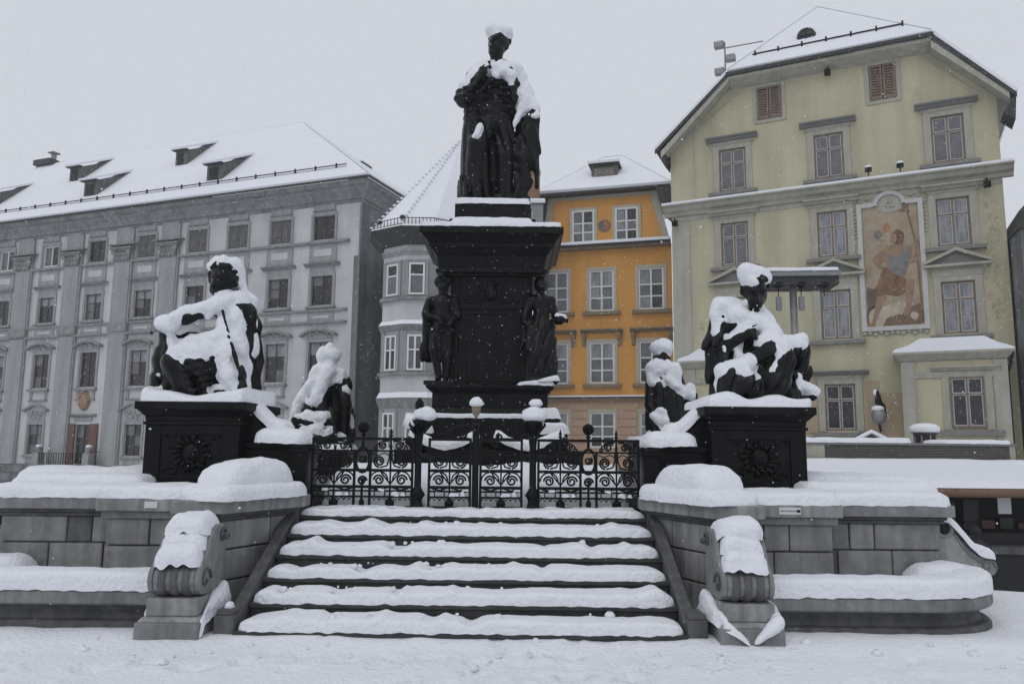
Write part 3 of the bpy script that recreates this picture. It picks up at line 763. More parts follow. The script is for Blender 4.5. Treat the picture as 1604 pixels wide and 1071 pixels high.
def seated_right():
    f = Fig((-.72,-.72,-.14), (.78,.62,1.86), .0165)
    def S(px, py, y): return ((px-1185)*.0069, y, (628-py)*.0077)
    f.ell(S(1186,630,0), (.56,.44,.15), .05); f.ell(S(1160,600,.14), (.30,.34,.32), .06)
    f.ell(S(1164,570,.04), (.23,.23,.18), .06)
    f.chain([S(1162,570,.06), S(1160,540,.04), S(1160,505,-.02)], [.19,.18,.20], .06)
    f.cap(S(1130,488,.04), S(1190,494,-.08), .095, .09, .06)
    f.cap(S(1164,490,-.05), S(1171,474,-.12), .065, .058, .03)
    f.ell(S(1178,456,-.14), (.13,.15,.185), .02, rot=.2); f.ell(S(1174,474,-.235), (.085,.085,.095), .03)
    f.cap(S(1175,464,-.29), S(1173,475,-.335), .018, .028, .015)
    for ex in (1166, 1184): f.ell(S(ex,464,-.30), (.028,.03,.018), .012, True)
    f.cap(S(1167,483,-.305), S(1180,483,-.305), .011, .011, .012); f.cap(S(1162,459,-.285), S(1189,459,-.285), .014, .014, .02); f.ell(S(1173,488,-.28), (.04,.035,.025), .02)
    rr = random.Random(6)
    for i in range(90):
        a = rr.uniform(0, 6.28); e = rr.uniform(-.3, 1.5)
        x, y, z = .14*math.cos(a)*math.cos(e), .16*math.sin(a)*math.cos(e), .19*math.sin(e)
        c = S(1179,454,-.13)
        if y < -.05 and z < .07: continue
        f.ell((c[0]+x, c[1]+y, c[2]+z+.01), (.032,.032,.03), .01)
    f.chain([S(1128,490,.0), S(1122,538,-.06), S(1160,520,-.26)], [.09,.072,.05], .03)
    f.ell(S(1165,518,-.28), (.055,.04,.045), .02)
    for i in range(4): f.cap(S(1168+i*1.5,518+i*3.2,-.30), S(1174+i*1.2,526+i*3,-.33), .013, .010, .01)
    f.cap(S(1164,512,-.31), S(1170,510,-.34), .013, .01, .01)
    f.chain([S(1192,496,-.08), S(1204,526,-.20), S(1172,532,-.32)], [.085,.07,.052], .03)
    f.chain([S(1168,560,-.04), S(1205,548,-.14), S(1243,546,-.22)], [.17,.14,.105], .05)
    f.chain([S(1244,549,-.22), S(1246,575,-.20), S(1240,608,-.16)], [.10,.09,.065], .04)
    f.cap(S(1238,613,-.16), S(1256,614,-.34), .05, .035, .03)
    f.chain([S(1170,560,-.10), S(1195,552,-.30), S(1206,560,-.40)], [.17,.15,.12], .05)
    f.chain([S(1206,562,-.40), S(1196,595,-.40), S(1190,624,-.38)], [.12,.12,.11], .05)
    for (a, b, r) in [((1178,548,-.26),(1238,622,-.34),.07), ((1190,546,-.30),(1222,624,-.42),.07), ((1170,556,-.24),(1200,626,-.42),.09), ((1160,560,-.18),(1172,626,-.36),.09), ((1215,556,-.28),(1236,618,-.26),.07), ((1150,570,-.1),(1150,626,-.2),.1)]:
        f.cap(S(*a), S(*b), r, r*.9, .03)
    f.chain([S(1126,492,.08), S(1116,540,.12), S(1122,620,.1)], [.10,.10,.10], .05)
    f.chain([S(1130,515,-.05), S(1124,560,-.1), S(1120,600,-.1)], [.05,.05,.05], .03)
    f.ell(S(1138,592,-.20), (.20,.20,.19), .04); f.ell(S(1126,606,-.28), (.12,.12,.14), .04); f.ell(S(1156,598,-.36), (.11,.09,.13), .04)
    for i in range(6): f.cap(S(1180+i*7,556-i*1,-.36+.01*i), S(1188+i*10,622,-.46+.03*i), .02, .028, .028)
    f.folds(.016, 34, 14, -14, .05, .9, 2.0); f.rough(.003, 34)
    return f
FL = seated_left()
def SLp(px, py, y): return ((px-312)*.0071, y, (618-py)*.0077)
XL = [(SLp(325,414,-.07), SLp(349,414,-.05), .105, .11), (SLp(357,422,.0), SLp(361,446,.03), .06, .05), (SLp(258,506,-.30), SLp(270,508,-.30), .10, .085), (SLp(268,506,-.30), SLp(300,489,-.30), .08, .075), (SLp(300,489,-.30), SLp(345,472,-.20), .075, .10),
      (SLp(345,472,-.14), SLp(368,468,.05), .13, .13), (SLp(371,480,.02), SLp(380,540,.06), .10, .09), (SLp(362,485,-.16), SLp(374,545,-.14), .09, .085), (SLp(345,500,-.22), SLp(358,545,-.26), .07, .09), (SLp(290,536,-.26), SLp(340,524,-.22), .075, .085),
      (SLp(340,528,-.24), SLp(362,580,-.28), .10, .10), (SLp(358,585,-.28), SLp(376,600,-.26), .08, .08), (SLp(376,550,-.02), SLp(380,600,-.05), .06, .05), (SLp(252,606,-.34), SLp(258,606,-.34), .075, .07), (SLp(272,530,-.26), SLp(282,560,-.34), .045, .03), (SLp(330,486,-.25), SLp(324,500,-.27), .05, .02)]
st = thing('seated_statue', 'black bronze youth seated facing left on the left pedestal, arm stretched to his knee', 'statue', (-3.12, 8.86, 1.97), 0, 'seated river figures')
link('figure', FL.mesh('figure', 'bronze'), st)
link('snow_cover', FL.snow('snow_cover', .15, .056, .05, (.12,-.30), extra=XL, keep=lambda X, Y, Z: ~((Z > 1.10) & (Z < 1.50) & (X < .30) & (Y < -.12)) | (Z < 1.16) & (X > .12)), st)
FR = seated_right()
def SRp(px, py, y): return ((px-1185)*.0069, y, (628-py)*.0077)
XR = [(SRp(1166,430,-.14), SRp(1192,432,-.12), .12, .11), (SRp(1194,436,-.12), SRp(1197,452,-.10), .05, .04), (SRp(1166,440,-.24), SRp(1170,446,-.26), .04, .03), (SRp(1126,476,.0), SRp(1150,482,-.06), .13, .12), (SRp(1118,490,-.02), SRp(1116,520,-.04), .08, .05),
      (SRp(1145,490,-.12), SRp(1170,505,-.22), .10, .09), (SRp(1176,500,-.20), SRp(1202,520,-.24), .11, .10), (SRp(1188,486,-.10), SRp(1200,505,-.14), .09, .09), (SRp(1180,532,-.30), SRp(1212,548,-.34), .085, .10), (SRp(1212,540,-.26), SRp(1243,532,-.22), .10, .10), (SRp(1205,552,-.40), SRp(1216,566,-.40), .06, .05),
      (SRp(1120,576,-.22), SRp(1158,566,-.28), .11, .10), (SRp(1112,594,-.18), SRp(1114,606,-.2), .05, .04), (SRp(1154,585,-.40), SRp(1158,592,-.42), .035, .03), (SRp(1232,596,-.28), SRp(1258,604,-.34), .08, .06), (SRp(1236,580,-.26), SRp(1226,610,-.38), .05, .04), (SRp(1150,535,-.14), SRp(1146,552,-.14), .05, .04)]
st = thing('seated_statue', 'black bronze woman with bowed head seated on the right pedestal, knees turned right', 'statue', (3.19, 8.86, 1.96), 0, 'seated river figures')
link('figure', FR.mesh('figure', 'bronze'), st)
link('snow_cover', FR.snow('snow_cover', .15, .062, .05, (.05,-.22), extra=XR, keep=lambda X, Y, Z: ~((Z > 1.06) & (Z < 1.40) & (abs(X+.06) < .17) & (Y < -.12))), st)

# ------------------------------------------------------------------ seated figures further back
def back_left():
    f = Fig((-.75,-.6,-.12), (.75,.6,2.05), .022)
    def S(px, py, y): return ((px-508)*.0121, y, (700-py)*.0124)
    f.ell(S(508,700,0), (.60,.45,.16), .06)
    f.ell(S(517,569,0), (.155,.17,.19), .03)
    f.cap(S(516,582,0), S(514,596,0), .10, .12, .05)
    f.cap(S(494,604,0), S(537,606,0), .15, .15, .08)
    f.chain([S(514,600,.02), S(512,640,.0), S(510,680,0)], [.24,.26,.34], .08)
    for (a, b, r) in [((497,602,-.06),(470,660,-.12),.10), ((506,606,-.18),(486,668,-.28),.08), ((535,606,-.02),(547,640,-.05),.11), ((545,630,-.05),(545,690,-.05),.11), ((520,606,-.2),(505,664,-.30),.06),
                      ((478,650,-.1),(470,690,-.1),.10), ((530,650,-.2),(535,690,-.25),.10), ((512,612,-.22),(520,660,-.32),.05), ((540,610,.1),(550,690,.12),.12), ((492,606,.1),(475,690,.15),.14)]:
        f.cap(S(*a), S(*b), r, r*.9, .04)
    f.ell(S(505,668,-.30), (.30,.13,.10), .05); f.ell(S(480,665,-.34), (.11,.06,.10), .03); f.ell(S(505,690,-.2), (.40,.3,.16), .05)
    for q in range(9):
        a = q*.7; f.ell((S(480,664,-.39)[0]+.06*math.cos(a), -.40, S(480,664,-.39)[2]+.055*math.sin(a)), (.022,.02,.022), .012)
    f.ell(S(530,632,-.2), (.09,.1,.26), .04, True)
    f.folds(.016, 18, 10, 6, .05, 1.6, .4); f.rough(.004, 26)
    return f
def back_right():
    f = Fig((-.62,-.6,-.3), (.68,.6,1.78), .022)
    def S(px, py, y): return ((px-1046)*.0121, y, (680-py)*.0124)
    f.ell(S(1048,692,0), (.55,.42,.16), .06)
    f.ell(S(1037,560,0), (.14,.16,.19), .03); f.cap(S(1037,570,0), S(1037,585,0), .08, .09, .04)
    for i in range(9): f.ell((S(1037,566,0)[0]+.13*math.cos(i*.7), .14*math.sin(i*.7), S(1037,568,0)[2]), (.045,.045,.05), .02)
    f.cap(S(1024,590,0), S(1056,592,0), .13, .13, .08)
    f.chain([S(1038,590,.02), S(1040,625,0), S(1044,670,0)], [.22,.22,.30], .08)
    for (a, b, r) in [((1020,592,-.03),(1016,640,-.10),.09), ((1016,640,-.1),(1022,660,-.25),.07), ((1058,594,.0),(1070,630,-.02),.10), ((1070,628,-.02),(1080,625,-.15),.09), ((1078,628,-.1),(1080,670,-.1),.09),
                      ((1030,610,-.16),(1026,675,-.25),.08), ((1045,610,-.16),(1050,675,-.25),.08), ((1062,620,-.1),(1064,675,-.2),.09), ((1020,650,.05),(1018,690,.05),.1)]:
        f.cap(S(*a), S(*b), r, r*.9, .04)
    f.ell(S(1030,660,-.27), (.17,.1,.07), .03)
    f.ell(S(1048,686,-.1), (.44,.36,.14), .05)
    f.folds(.016, 18, 10, 6, .0, 1.1, .9); f.rough(.004, 26)
    return f
FB = back_left()
st = thing('seated_statue', 'hunched cloaked bronze figure buried under snow, behind the fence at left', 'statue', (-3.16, 14.5, 1.5), 0, 'seated river figures')
link('figure', FB.mesh('figure', 'bronze'), st); link('snow_cover', FB.snow('snow_cover', .17, .058, .05, (.10,-.30), extra=[((.04,-.04,1.66),(.16,-.04,1.66),.17,.17),((-.02,-.12,1.36),(-.40,-.18,.72),.15,.09),((.12,-.16,1.35),(-.05,-.30,.80),.15,.09),((.24,-.05,1.28),(.46,-.06,1.0),.13,.08),((-.34,-.30,.50),(.10,-.38,.47),.07,.07),((-.44,-.2,.62),(-.50,-.2,.35),.07,.05)]), st)
FC = back_right()
def SBp(px, py, y): return ((px-1046)*.0121, y, (680-py)*.0124)
st = thing('seated_statue', 'bronze figure seen from behind with snow cap and snow shawl, beside the right pedestal', 'statue', (3.28, 14.5, 1.78), 0, 'seated river figures')
link('figure', FC.mesh('figure', 'bronze'), st); link('snow_cover', FC.snow('snow_cover', .18, .066, .05, (-.05,-.25), extra=[(SBp(1032,552,-.02),SBp(1042,552,-.02),.16,.16),(SBp(1024,584,-.06),SBp(1052,586,-.06),.17,.17),(SBp(1018,592,-.1),SBp(1020,604,-.14),.10,.07),(SBp(1052,590,-.12),SBp(1064,625,-.14),.13,.08),(SBp(1044,600,-.2),SBp(1056,612,-.24),.08,.05),(SBp(1078,614,-.12),SBp(1080,626,-.14),.10,.09),(SBp(1018,656,-.3),SBp(1036,664,-.34),.07,.07)]), st)
for s, z in ((-1, 1.42), (1, 1.62)):
    p = thing('rear_pedestal', f'black pedestal under the {SIDE[s]} rear figure, mostly hidden by the fence', 'pedestal', (s*3.22, 14.5, .8))
    m = MB(); m.box(-.62, .62, -.55, .55, 0, z-.95); m.build('body', 'darkstone', p, bevel=.01)
    m = MB(); m.box(-.70, .70, -.63, .63, z-.949, z-.80); m.build('cornice', 'darkstone', p, bevel=.01)
    snow_box(-.70, .70, -.63, .63, z-.80, .10, 161+s, p, res=.08)

# ------------------------------------------------------------------ central monument
mp = thing('monument_pedestal', 'tall black central pedestal with flaring cornice, inscription panel and snowy top', 'pedestal', (0, 14.2, .8))
def sq(m, h, z0, z1, hz=None): return m.box(-h, h, -h, h, z0-.8, z1-.8)
m = MB(); sq(m, 1.75, .8, 1.15); m.build('step', 'darkstone', mp, bevel=.012)
m = MB(); sq(m, 1.52, 1.151, 1.45); m.build('step', 'darkstone', mp, bevel=.012)
m = MB(); sq(m, 1.30, 1.451, 1.72); m.build('step', 'darkstone', mp, bevel=.012)
m = MB(); sq(m, 1.18, 1.721, 1.98); m.build('step', 'darkstone', mp, bevel=.012)
m = MB(); sq(m, 1.03, 1.981, 2.08); m.frus((0,0),(1.03,1.03),1.281,(0,0),(.98,.98),1.36); sq(m, .98, 2.161, 2.40); m.frus((0,0),(.98,.98),1.601,(0,0),(1.07,1.07),1.68); sq(m, 1.08, 2.481, 2.54)
m.build('plinth', 'darkstone', mp, bevel=.008)
m = MB(); sq(m, .72, 2.541, 4.46)
for sx in (-1, 1):
    a, b = sorted((sx*.57, sx*.62)); m.box(a, b, -.80, .8, 1.741, 3.66)
m.box(-.569, .569, -.78, .78, 1.741, 3.66)
m.build('shaft', 'darkstone', mp, bevel=.006)
m = MB(); m.box(-.42, .42, -.795, -.781, 1.86, 2.98)
m.box(-.46, -.42, -.815, -.781, 1.82, 3.02); m.box(.42, .46, -.815, -.781, 1.82, 3.02); m.box(-.419, .419, -.815, -.781, 2.981, 3.02); m.box(-.419, .419, -.815, -.781, 1.82, 1.859)
m.box(-.53, .53, -.81, -.781, 3.08, 3.12)
fr = m.build('inscription_panel', 'darkstone', mp, bevel=.004)
rr = random.Random(12)
m = MB()
for i, (zz, w_, h_) in enumerate([(2.86,.28,.045),(2.76,.18,.04),(2.66,.30,.04),(2.53,.27,.07),(2.42,.12,.03),(2.33,.2,.05),(2.22,.3,.03),(2.14,.3,.03),(2.05,.3,.03),(1.97,.3,.03)]):
    x = -w_
    while x < w_:
        lw = h_*rr.uniform(.45, .8)
        if rr.random() < .85:
            m.box(x, x+lw*.25, -.801, -.794, zz-h_/2, zz+h_/2)
            if rr.random() < .6: m.box(x+lw*.25, x+lw*.8, -.801, -.794, zz+h_/2-.008, zz+h_/2)
            if rr.random() < .5: m.box(x+lw*.6, x+lw*.8, -.801, -.794, zz-h_/2, zz+h_/2-.009)
            if rr.random() < .5: m.box(x+lw*.25, x+lw*.6, -.801, -.794, zz-.004, zz+.004)
        x += lw*1.15
m.build('worn_lettering', 'bronze', fr, kind='stuff')
m = MB()
m.ell((0,-.79,3.36), (.11,.06,.15)); m.ell((0,-.82,3.34), (.07,.05,.10)); m.ell((0,-.8,3.53), (.12,.04,.04))
for q in (-1, 1):
    for (cx, cz, r0) in ((.2,3.33,.09),(.33,3.27,.07),(.16,3.45,.06),(.43,3.24,.045)):
        m.tube([(q*(cx+(r0-r0*.08*i)*math.cos(i*.7)), -.795, cz+(r0-r0*.08*i)*math.sin(i*.7)) for i in range(11)], .016, 6)
    m.tube([(q*.1,-.8,3.25),(q*.25,-.8,3.21),(q*.4,-.8,3.2),(q*.5,-.8,3.23)], .016, 6)
m.build('crest_relief', 'bronze', mp, smooth=True)
m = MB()
for q in (-1, 1):
    m.tube([(q*.03,-.8,1.76),(q*.15,-.8,1.79),(q*.28,-.8,1.765),(q*.4,-.8,1.79)], .02, 6)
    for i in range(5): m.ell((q*(.06+i*.07),-.8,1.785+.012*(i%2)), (.035,.02,.016))
m.build('garland_relief', 'bronze', mp, smooth=True)
m = MB(); sq(m, .86, 4.461, 4.50); sq(m, .97, 4.501, 4.56); sq(m, .92, 4.561, 4.60); m.frus((0,0),(.92,.92),3.801,(0,0),(.96,.96),4.0); m.frus((0,0),(.96,.96),4.001,(0,0),(1.06,1.06),4.13); m.frus((0,0),(1.09,1.09),4.201,(0,0),(1.20,1.20),4.33)
sq(m, 1.06, 4.931, 5.0); sq(m, 1.235, 5.131, 5.25)
cn = m.build('cornice', 'darkstone', mp, bevel=.006)
m = MB()
for i in range(19):
    x = -1.02+i*2.04/18; m.box(x-.035, x+.035, -1.085, -1.055, 4.135, 4.198)
    m.box(1.055, 1.085, x-.035, x+.035, 4.135, 4.198); m.box(-1.085, -1.055, x-.035, x+.035, 4.135, 4.198)
m.build('dentil_row', 'darkstone', cn, kind='stuff')
m = MB(); m.frus((0,0),(.84,.84),4.45,(0,0),(.76,.76),4.72); m.box(-.68, .68, -.68, .68, 4.721, 5.02); m.build('statue_base', 'darkstone', mp, bevel=.01)
snow_box(-1.245, 1.245, -1.245, 1.245, 4.45, .10, 171, mp, res=.06, pw=.16, ph=.35, endr=.05, lump=.015)
snow_sweep([(-.80,-.40,4.50),(.78,-.40,4.50)], .9, .26, 172, lump=.02, res=.05, pw=.3, parent=mp, endr=.16)
snow_box(-.70, .70, -.71, .69, 5.02, .13, 173, mp, res=.05, pw=.2, ph=.4, endr=.07)
snow_sweep([(-1.15,-1.09,1.18),(1.15,-1.09,1.18)], .18, .075, 174, lump=.012, res=.05, parent=mp)
snow_sweep([(.45,-.98,1.74),(1.1,-.98,1.74)], .22, lambda q: .04+.1*q, 175, lump=.02, res=.04, parent=mp)
snow_sweep([(-1.3,-1.24,.92),(-.9,-1.24,.92)], .2, .16, 176, lump=.03, res=.04, parent=mp); snow_sweep([(.72,-1.24,.92),(1.34,-1.24,.92)], .24, .2, 177, lump=.03, res=.04, parent=mp)
snow_sweep([(.80,-1.12,1.18),(1.2,-1.12,1.18)], .22, .2, 178, lump=.03, res=.04, parent=mp)
# shell basin in front of the plinth with sagging snow swags
sb = thing('shell_basin', 'black scalloped wall basin at the foot of the central pedestal, snow hanging in two swags', 'basin', (0, 11.9, .8))
m = MB()
for q in (-1, 1):
    m.tube([(q*(.05+1.15*i/10), .1*math.sin(i*.3), .80-.22*math.sin(math.pi*i/10)+.03*i/10) for i in range(11)], [.10+.03*math.sin(math.pi*i/10) for i in range(11)], 8)
m.build('rim', 'darkstone', sb, smooth=True)
m = MB(); m.lathe([(.3,0),(.36,.1),(.5,.2),(.95,.42),(1.15,.58),(1.1,.60),(.6,.5)], (0,.35,0), 28); m.build('bowl', 'darkstone', sb, smooth=True)
for q in (-1, 1):
    snow_sweep([(q*(.10+1.08*i/8), .0, .84-.20*math.sin(math.pi*i/8)+.03*i/8) for i in range(9)], .26, .15, 181+q, lump=.025, res=.04, pw=.6, parent=sb, endr=.1)

# ------------------------------------------------------------------ the standing statue
def archduke():
    f = Fig((-1.0,-.72,-.05), (1.12,.62,3.85), .0195)
    def A(px, py, y): return ((px-772)*.0117, y, (318-py)*.01284+.20)
    # head and face, turned a little to the left
    f.ell(A(777,66,.0), (.178,.21,.25), .03); f.ell(A(774,80,-.06), (.15,.16,.17), .03)
    f.cap(A(769,66,-.21), A(767,74,-.265), .022, .036, .02)
    for ex in (763.5, 777): f.ell(A(ex,67.5,-.20), (.036,.04,.024), .015, True)
    f.cap(A(765,63.5,-.18), A(780,63,-.19), .018, .018, .03)
    f.cap(A(762,80,-.205), A(774,80,-.21), .014, .014, .02); f.ell(A(768,88,-.16), (.07,.06,.04), .03)
    f.ell(A(792,70,.02), (.03,.05,.07), .02)
    f.ell(A(779,62,.05), (.20,.21,.22), .04)
    for i in range(12): f.ell(A(779+16*math.cos(i*.9),62+7*math.sin(i*1.7),.05-.10*math.sin(i*.9)), (.05,.06,.05), .03)
    f.cap(A(775,86,.02), A(775,108,.03), .115, .14, .04)
    f.cap(A(764,103,-.12), A(770,112,-.18), .05, .05, .03); f.cap(A(786,101,-.12), A(776,112,-.18), .05, .05, .03)
    # trunk
    f.ell(A(772,132,.02), (.40,.25,.40), .06); f.ell(A(772,168,.0), (.33,.235,.30), .06); f.ell(A(772,192,.02), (.35,.25,.25), .06)
    f.cap(A(742,121,.02), A(808,117,.02), .155, .16, .08)
    f.ell(A(772,116,.06), (.56,.30,.19), .08)
    f.ell(A(742,148,.0), (.26,.24,.36), .08); f.ell(A(806,150,.03), (.22,.22,.42), .08); f.ell(A(828,228,-.02), (.19,.15,.54), .06); f.ell(A(818,282,-.0), (.17,.14,.36), .06); f.ell(A(770,235,.24), (.44,.18,.70), .08)
    # lapels and creases of the waistcoat
    f.cap(A(757,116,-.24), A(764,150,-.27), .05, .035, .03); f.cap(A(797,118,-.22), A(806,165,-.24), .075, .07, .03)
    for i, (x0, y0, x1, y1) in enumerate([(768,150,796,146),(766,156,794,157),(770,162,798,166),(764,146,788,137),(772,141,795,134)]):
        f.cap(A(x0,y0,-.245), A(x1,y1,-.235), .012, .022, .02)
    f.cap(A(772,172,-.25), A(773,232,-.22), .012, .012, .02, True)
    # his right arm (viewer's left) bent to the breast
    f.chain([A(738,124,-.02), A(722,156,-.06), A(729,158,-.16), A(749,132,-.36)], [.155,.165,.15,.085], .05)
    for i in range(5): f.ell(A(722+i*3,146+((i*7)%5)*3,-.14-.05*i), (.10,.05,.035), .03)
    f.ell(A(753,128,-.385), (.085,.05,.075), .025)
    for i in range(4): f.cap(A(754,123+i*3.2,-.43), A(763-i*.6,121+i*3.6,-.44), .020, .016, .012)
    f.cap(A(748,124,-.42), A(757,118,-.44), .02, .016, .012)
    f.cap(A(764,113,-.40), A(766,121,-.40), .035, .04, .02)
    f.cap(A(737,153,-.38), A(747,140,-.42), .045, .045, .02)
    f.chain([A(744,158,-.36), A(752,156,-.36), A(766,138,-.36), A(771,128,-.33)], [.028,.03,.03,.025], .02)
    # his left arm (viewer's right) held down and out, gripping the cloak
    f.chain([A(808,120,.02), A(821,150,.0), A(837,178,-.12)], [.16,.135,.085], .05)
    f.ell(A(840,182,-.17), (.085,.06,.05), .02)
    for i in range(4): f.cap(A(836+i*3,186,-.215), A(835+i*3.2,191,-.205), .02, .017, .012)
    f.cap(A(834,181,-.21), A(831,187,-.21), .02, .016, .012)
    f.cap(A(815,125,-.14), A(822,140,-.14), .06, .05, .02, True)
    # cloak gathered over that arm, falling in a point
    for (a, b, r0, r1) in [((832,188,-.12),(822,252,-.10),.05,.06), ((838,190,-.12),(838,262,-.06),.05,.06), ((843,190,-.10),(843,268,-.04),.045,.05), ((826,188,-.10),(806,240,-.10),.05,.05), ((822,186,-.06),(808,262,-.06),.06,.05),
                           ((806,236,-.12),(818,268,-.12),.05,.05), ((818,250,-.12),(834,286,-.10),.06,.05), ((812,262,-.08),(832,292,-.08),.06,.05), ((820,280,-.08),(808,310,-.08),.06,.06), ((830,290,-.06),(816,312,-.04),.05,.05),
                           ((816,170,.02),(828,250,.10),.11,.10), ((812,250,.05),(822,310,.08),.12,.10), ((842,262,-.04),(843,292,-.04),.03,.025)]:
        f.cap(A(*a), A(*b), r0, r1, .045)
    # legs in long coat tails
    f.chain([A(758,196,-.02), A(746,234,-.26), A(737,302,-.12)], [.19,.165,.11], .06)
    f.chain([A(788,194,-.0), A(791,246,-.08), A(792,306,-.02)], [.20,.165,.125], .05)
    f.cap(A(735,313,-.10), A(728,316,-.38), .085, .06, .03); f.cap(A(792,314,-.02), A(797,316,-.36), .085, .06, .03)
    for (a, b, r0, r1) in [((735,150,.0),(726,314,-.05),.11,.10), ((741,165,-.10),(732,314,-.22),.08,.08), ((733,170,.08),(724,314,.10),.12,.12), ((750,205,-.26),(744,314,-.28),.06,.07), ((745,238,-.32),(752,312,-.26),.06,.06), ((757,212,-.24),(760,314,-.16),.05,.06)]:
        f.cap(A(*a), A(*b), r0, r1, .025)
    for i in range(9):                                  # the cloak behind
        x = 736+i*9; f.cap(A(742+i*7.5,124,.16), A(x-6,316,.26+.06*math.sin(i*2.1)), .11, .10, .04)
    f.ell(A(770,312,.12), (.55,.26,.16), .06)
    f.folds(.015, 27, 10, 4, .2, 1.8, .3); f.folds(.010, 8, 8, 40, 1.8, 2.6, 1.7); f.rough(.003, 28)
    return f
FA = archduke()
st = thing('bronze_statue', 'black bronze standing man in coat and cloak atop the tall central pedestal', 'statue', (-.02, 14.2, 5.82))
link('figure', FA.mesh('figure', 'bronze'), st)
def AP(px, py, y): return ((px-772)*.0117, y, (318-py)*.01284+.20)
XA = [(AP(722,142,-.06), AP(742,116,-.06), .12, .14), (AP(742,114,-.08), AP(764,104,-.06), .13, .10), (AP(740,126,-.22), AP(766,117,-.32), .10, .09), (AP(764,117,-.32), AP(786,122,-.30), .09, .10), (AP(800,106,.02), AP(788,96,.04), .12, .07), (AP(769,50,-.06), AP(788,50,.0), .15, .155), (AP(794,54,.05), AP(795,62,.08), .06, .05), (AP(728,138,-.12), AP(744,122,-.16), .14, .14), (AP(744,120,-.14), AP(762,120,-.28), .14, .10), (AP(786,112,-.14), AP(806,112,-.04), .16, .16), (AP(774,122,-.30), AP(800,128,-.30), .09, .10), (AP(794,128,-.28), AP(800,142,-.30), .08, .04), (AP(812,116,.0), AP(824,142,-.02), .14, .12), (AP(818,150,-.12), AP(822,172,-.14), .12, .12), (AP(824,142,-.04), AP(838,174,-.12), .12, .10), (AP(816,176,-.16), AP(808,198,-.20), .07, .05), (AP(806,200,-.22), AP(806,212,-.22), .04, .03), (AP(844,186,-.22), AP(836,189,-.24), .04, .035), (AP(720,148,-.1), AP(718,152,-.1), .07, .05), (AP(752,208,-.38), AP(746,224,-.42), .055, .065), (AP(772,128,-.36), AP(778,134,-.36), .05, .03)]
link('snow_cover', FA.snow('snow_cover', .15, .06, .05, (-.02,-.18), extra=XA, keep=lambda X, Y, Z: ((Z > 2.45) & ~((Z > 2.95) & (Z < 3.56) & (Y < -.1))) | ((X > .52) & (Z > 1.75))), st)

# ------------------------------------------------------------------ figures at the corners of the shaft
def corner_man():
    f = Fig((-.42,-.4,-.02), (.46,.42,1.86), .017)
    f.ell((0.02,-.02,1.68), (.10,.115,.135), .02); f.cap((.02,-.12,1.68), (.02,-.145,1.65), .014, .02, .01)
    f.lathe = None
    f.cap((-.02,0,1.76), (.06,0,1.78), .12, .12, .03); f.ell((.02,0,1.76), (.16,.15,.035), .02)
    f.cap((.02,0,1.56), (.02,0,1.45), .06, .08, .03); f.cap((-.17,0,1.42), (.20,0,1.42), .085, .085, .05)
    f.chain([(.02,0,1.40),(.01,0,1.15),(.0,0,.95)], [.17,.145,.17], .05)
    f.chain([(-.2,0,1.42),(-.27,-.02,1.18),(-.02,-.2,1.08)], [.08,.07,.045], .03); f.chain([(.22,0,1.42),(.27,-.04,1.16),(.14,-.2,.98)], [.08,.07,.045], .03)
    f.ell((.0,-.22,1.06), (.05,.04,.04), .02); f.ell((.13,-.22,.96), (.05,.04,.04), .02)
    f.chain([(-.07,0,.92),(-.10,-.12,.55),(-.02,-.1,.10)], [.12,.085,.06], .04); f.chain([(.09,0,.92),(.10,-.02,.5),(.10,-.02,.08)], [.12,.085,.06], .04)
    f.cap((-.02,-.1,.05), (-.03,-.26,.04), .05, .035, .02); f.cap((.1,-.02,.05), (.12,-.2,.04), .05, .035, .02)
    for i in range(6): f.cap((-.24-.02*i*.3,.02+.05*i,1.38), (-.30+.05*i,.03+.045*i,.42), .06, .07, .03)
    f.cap((.02,-.28,1.0), (-.12,-.28,.84), .016, .016, .01); f.cap((.02,-.28,1.0), (.24,-.28,.86), .016, .016, .01); f.cap((-.16,-.28,.84), (.27,-.28,.85), .014, .014, .01)
    f.folds(.010, 34, 14, 6, .3, 1.4, .2); f.rough(.003, 36)
    return f
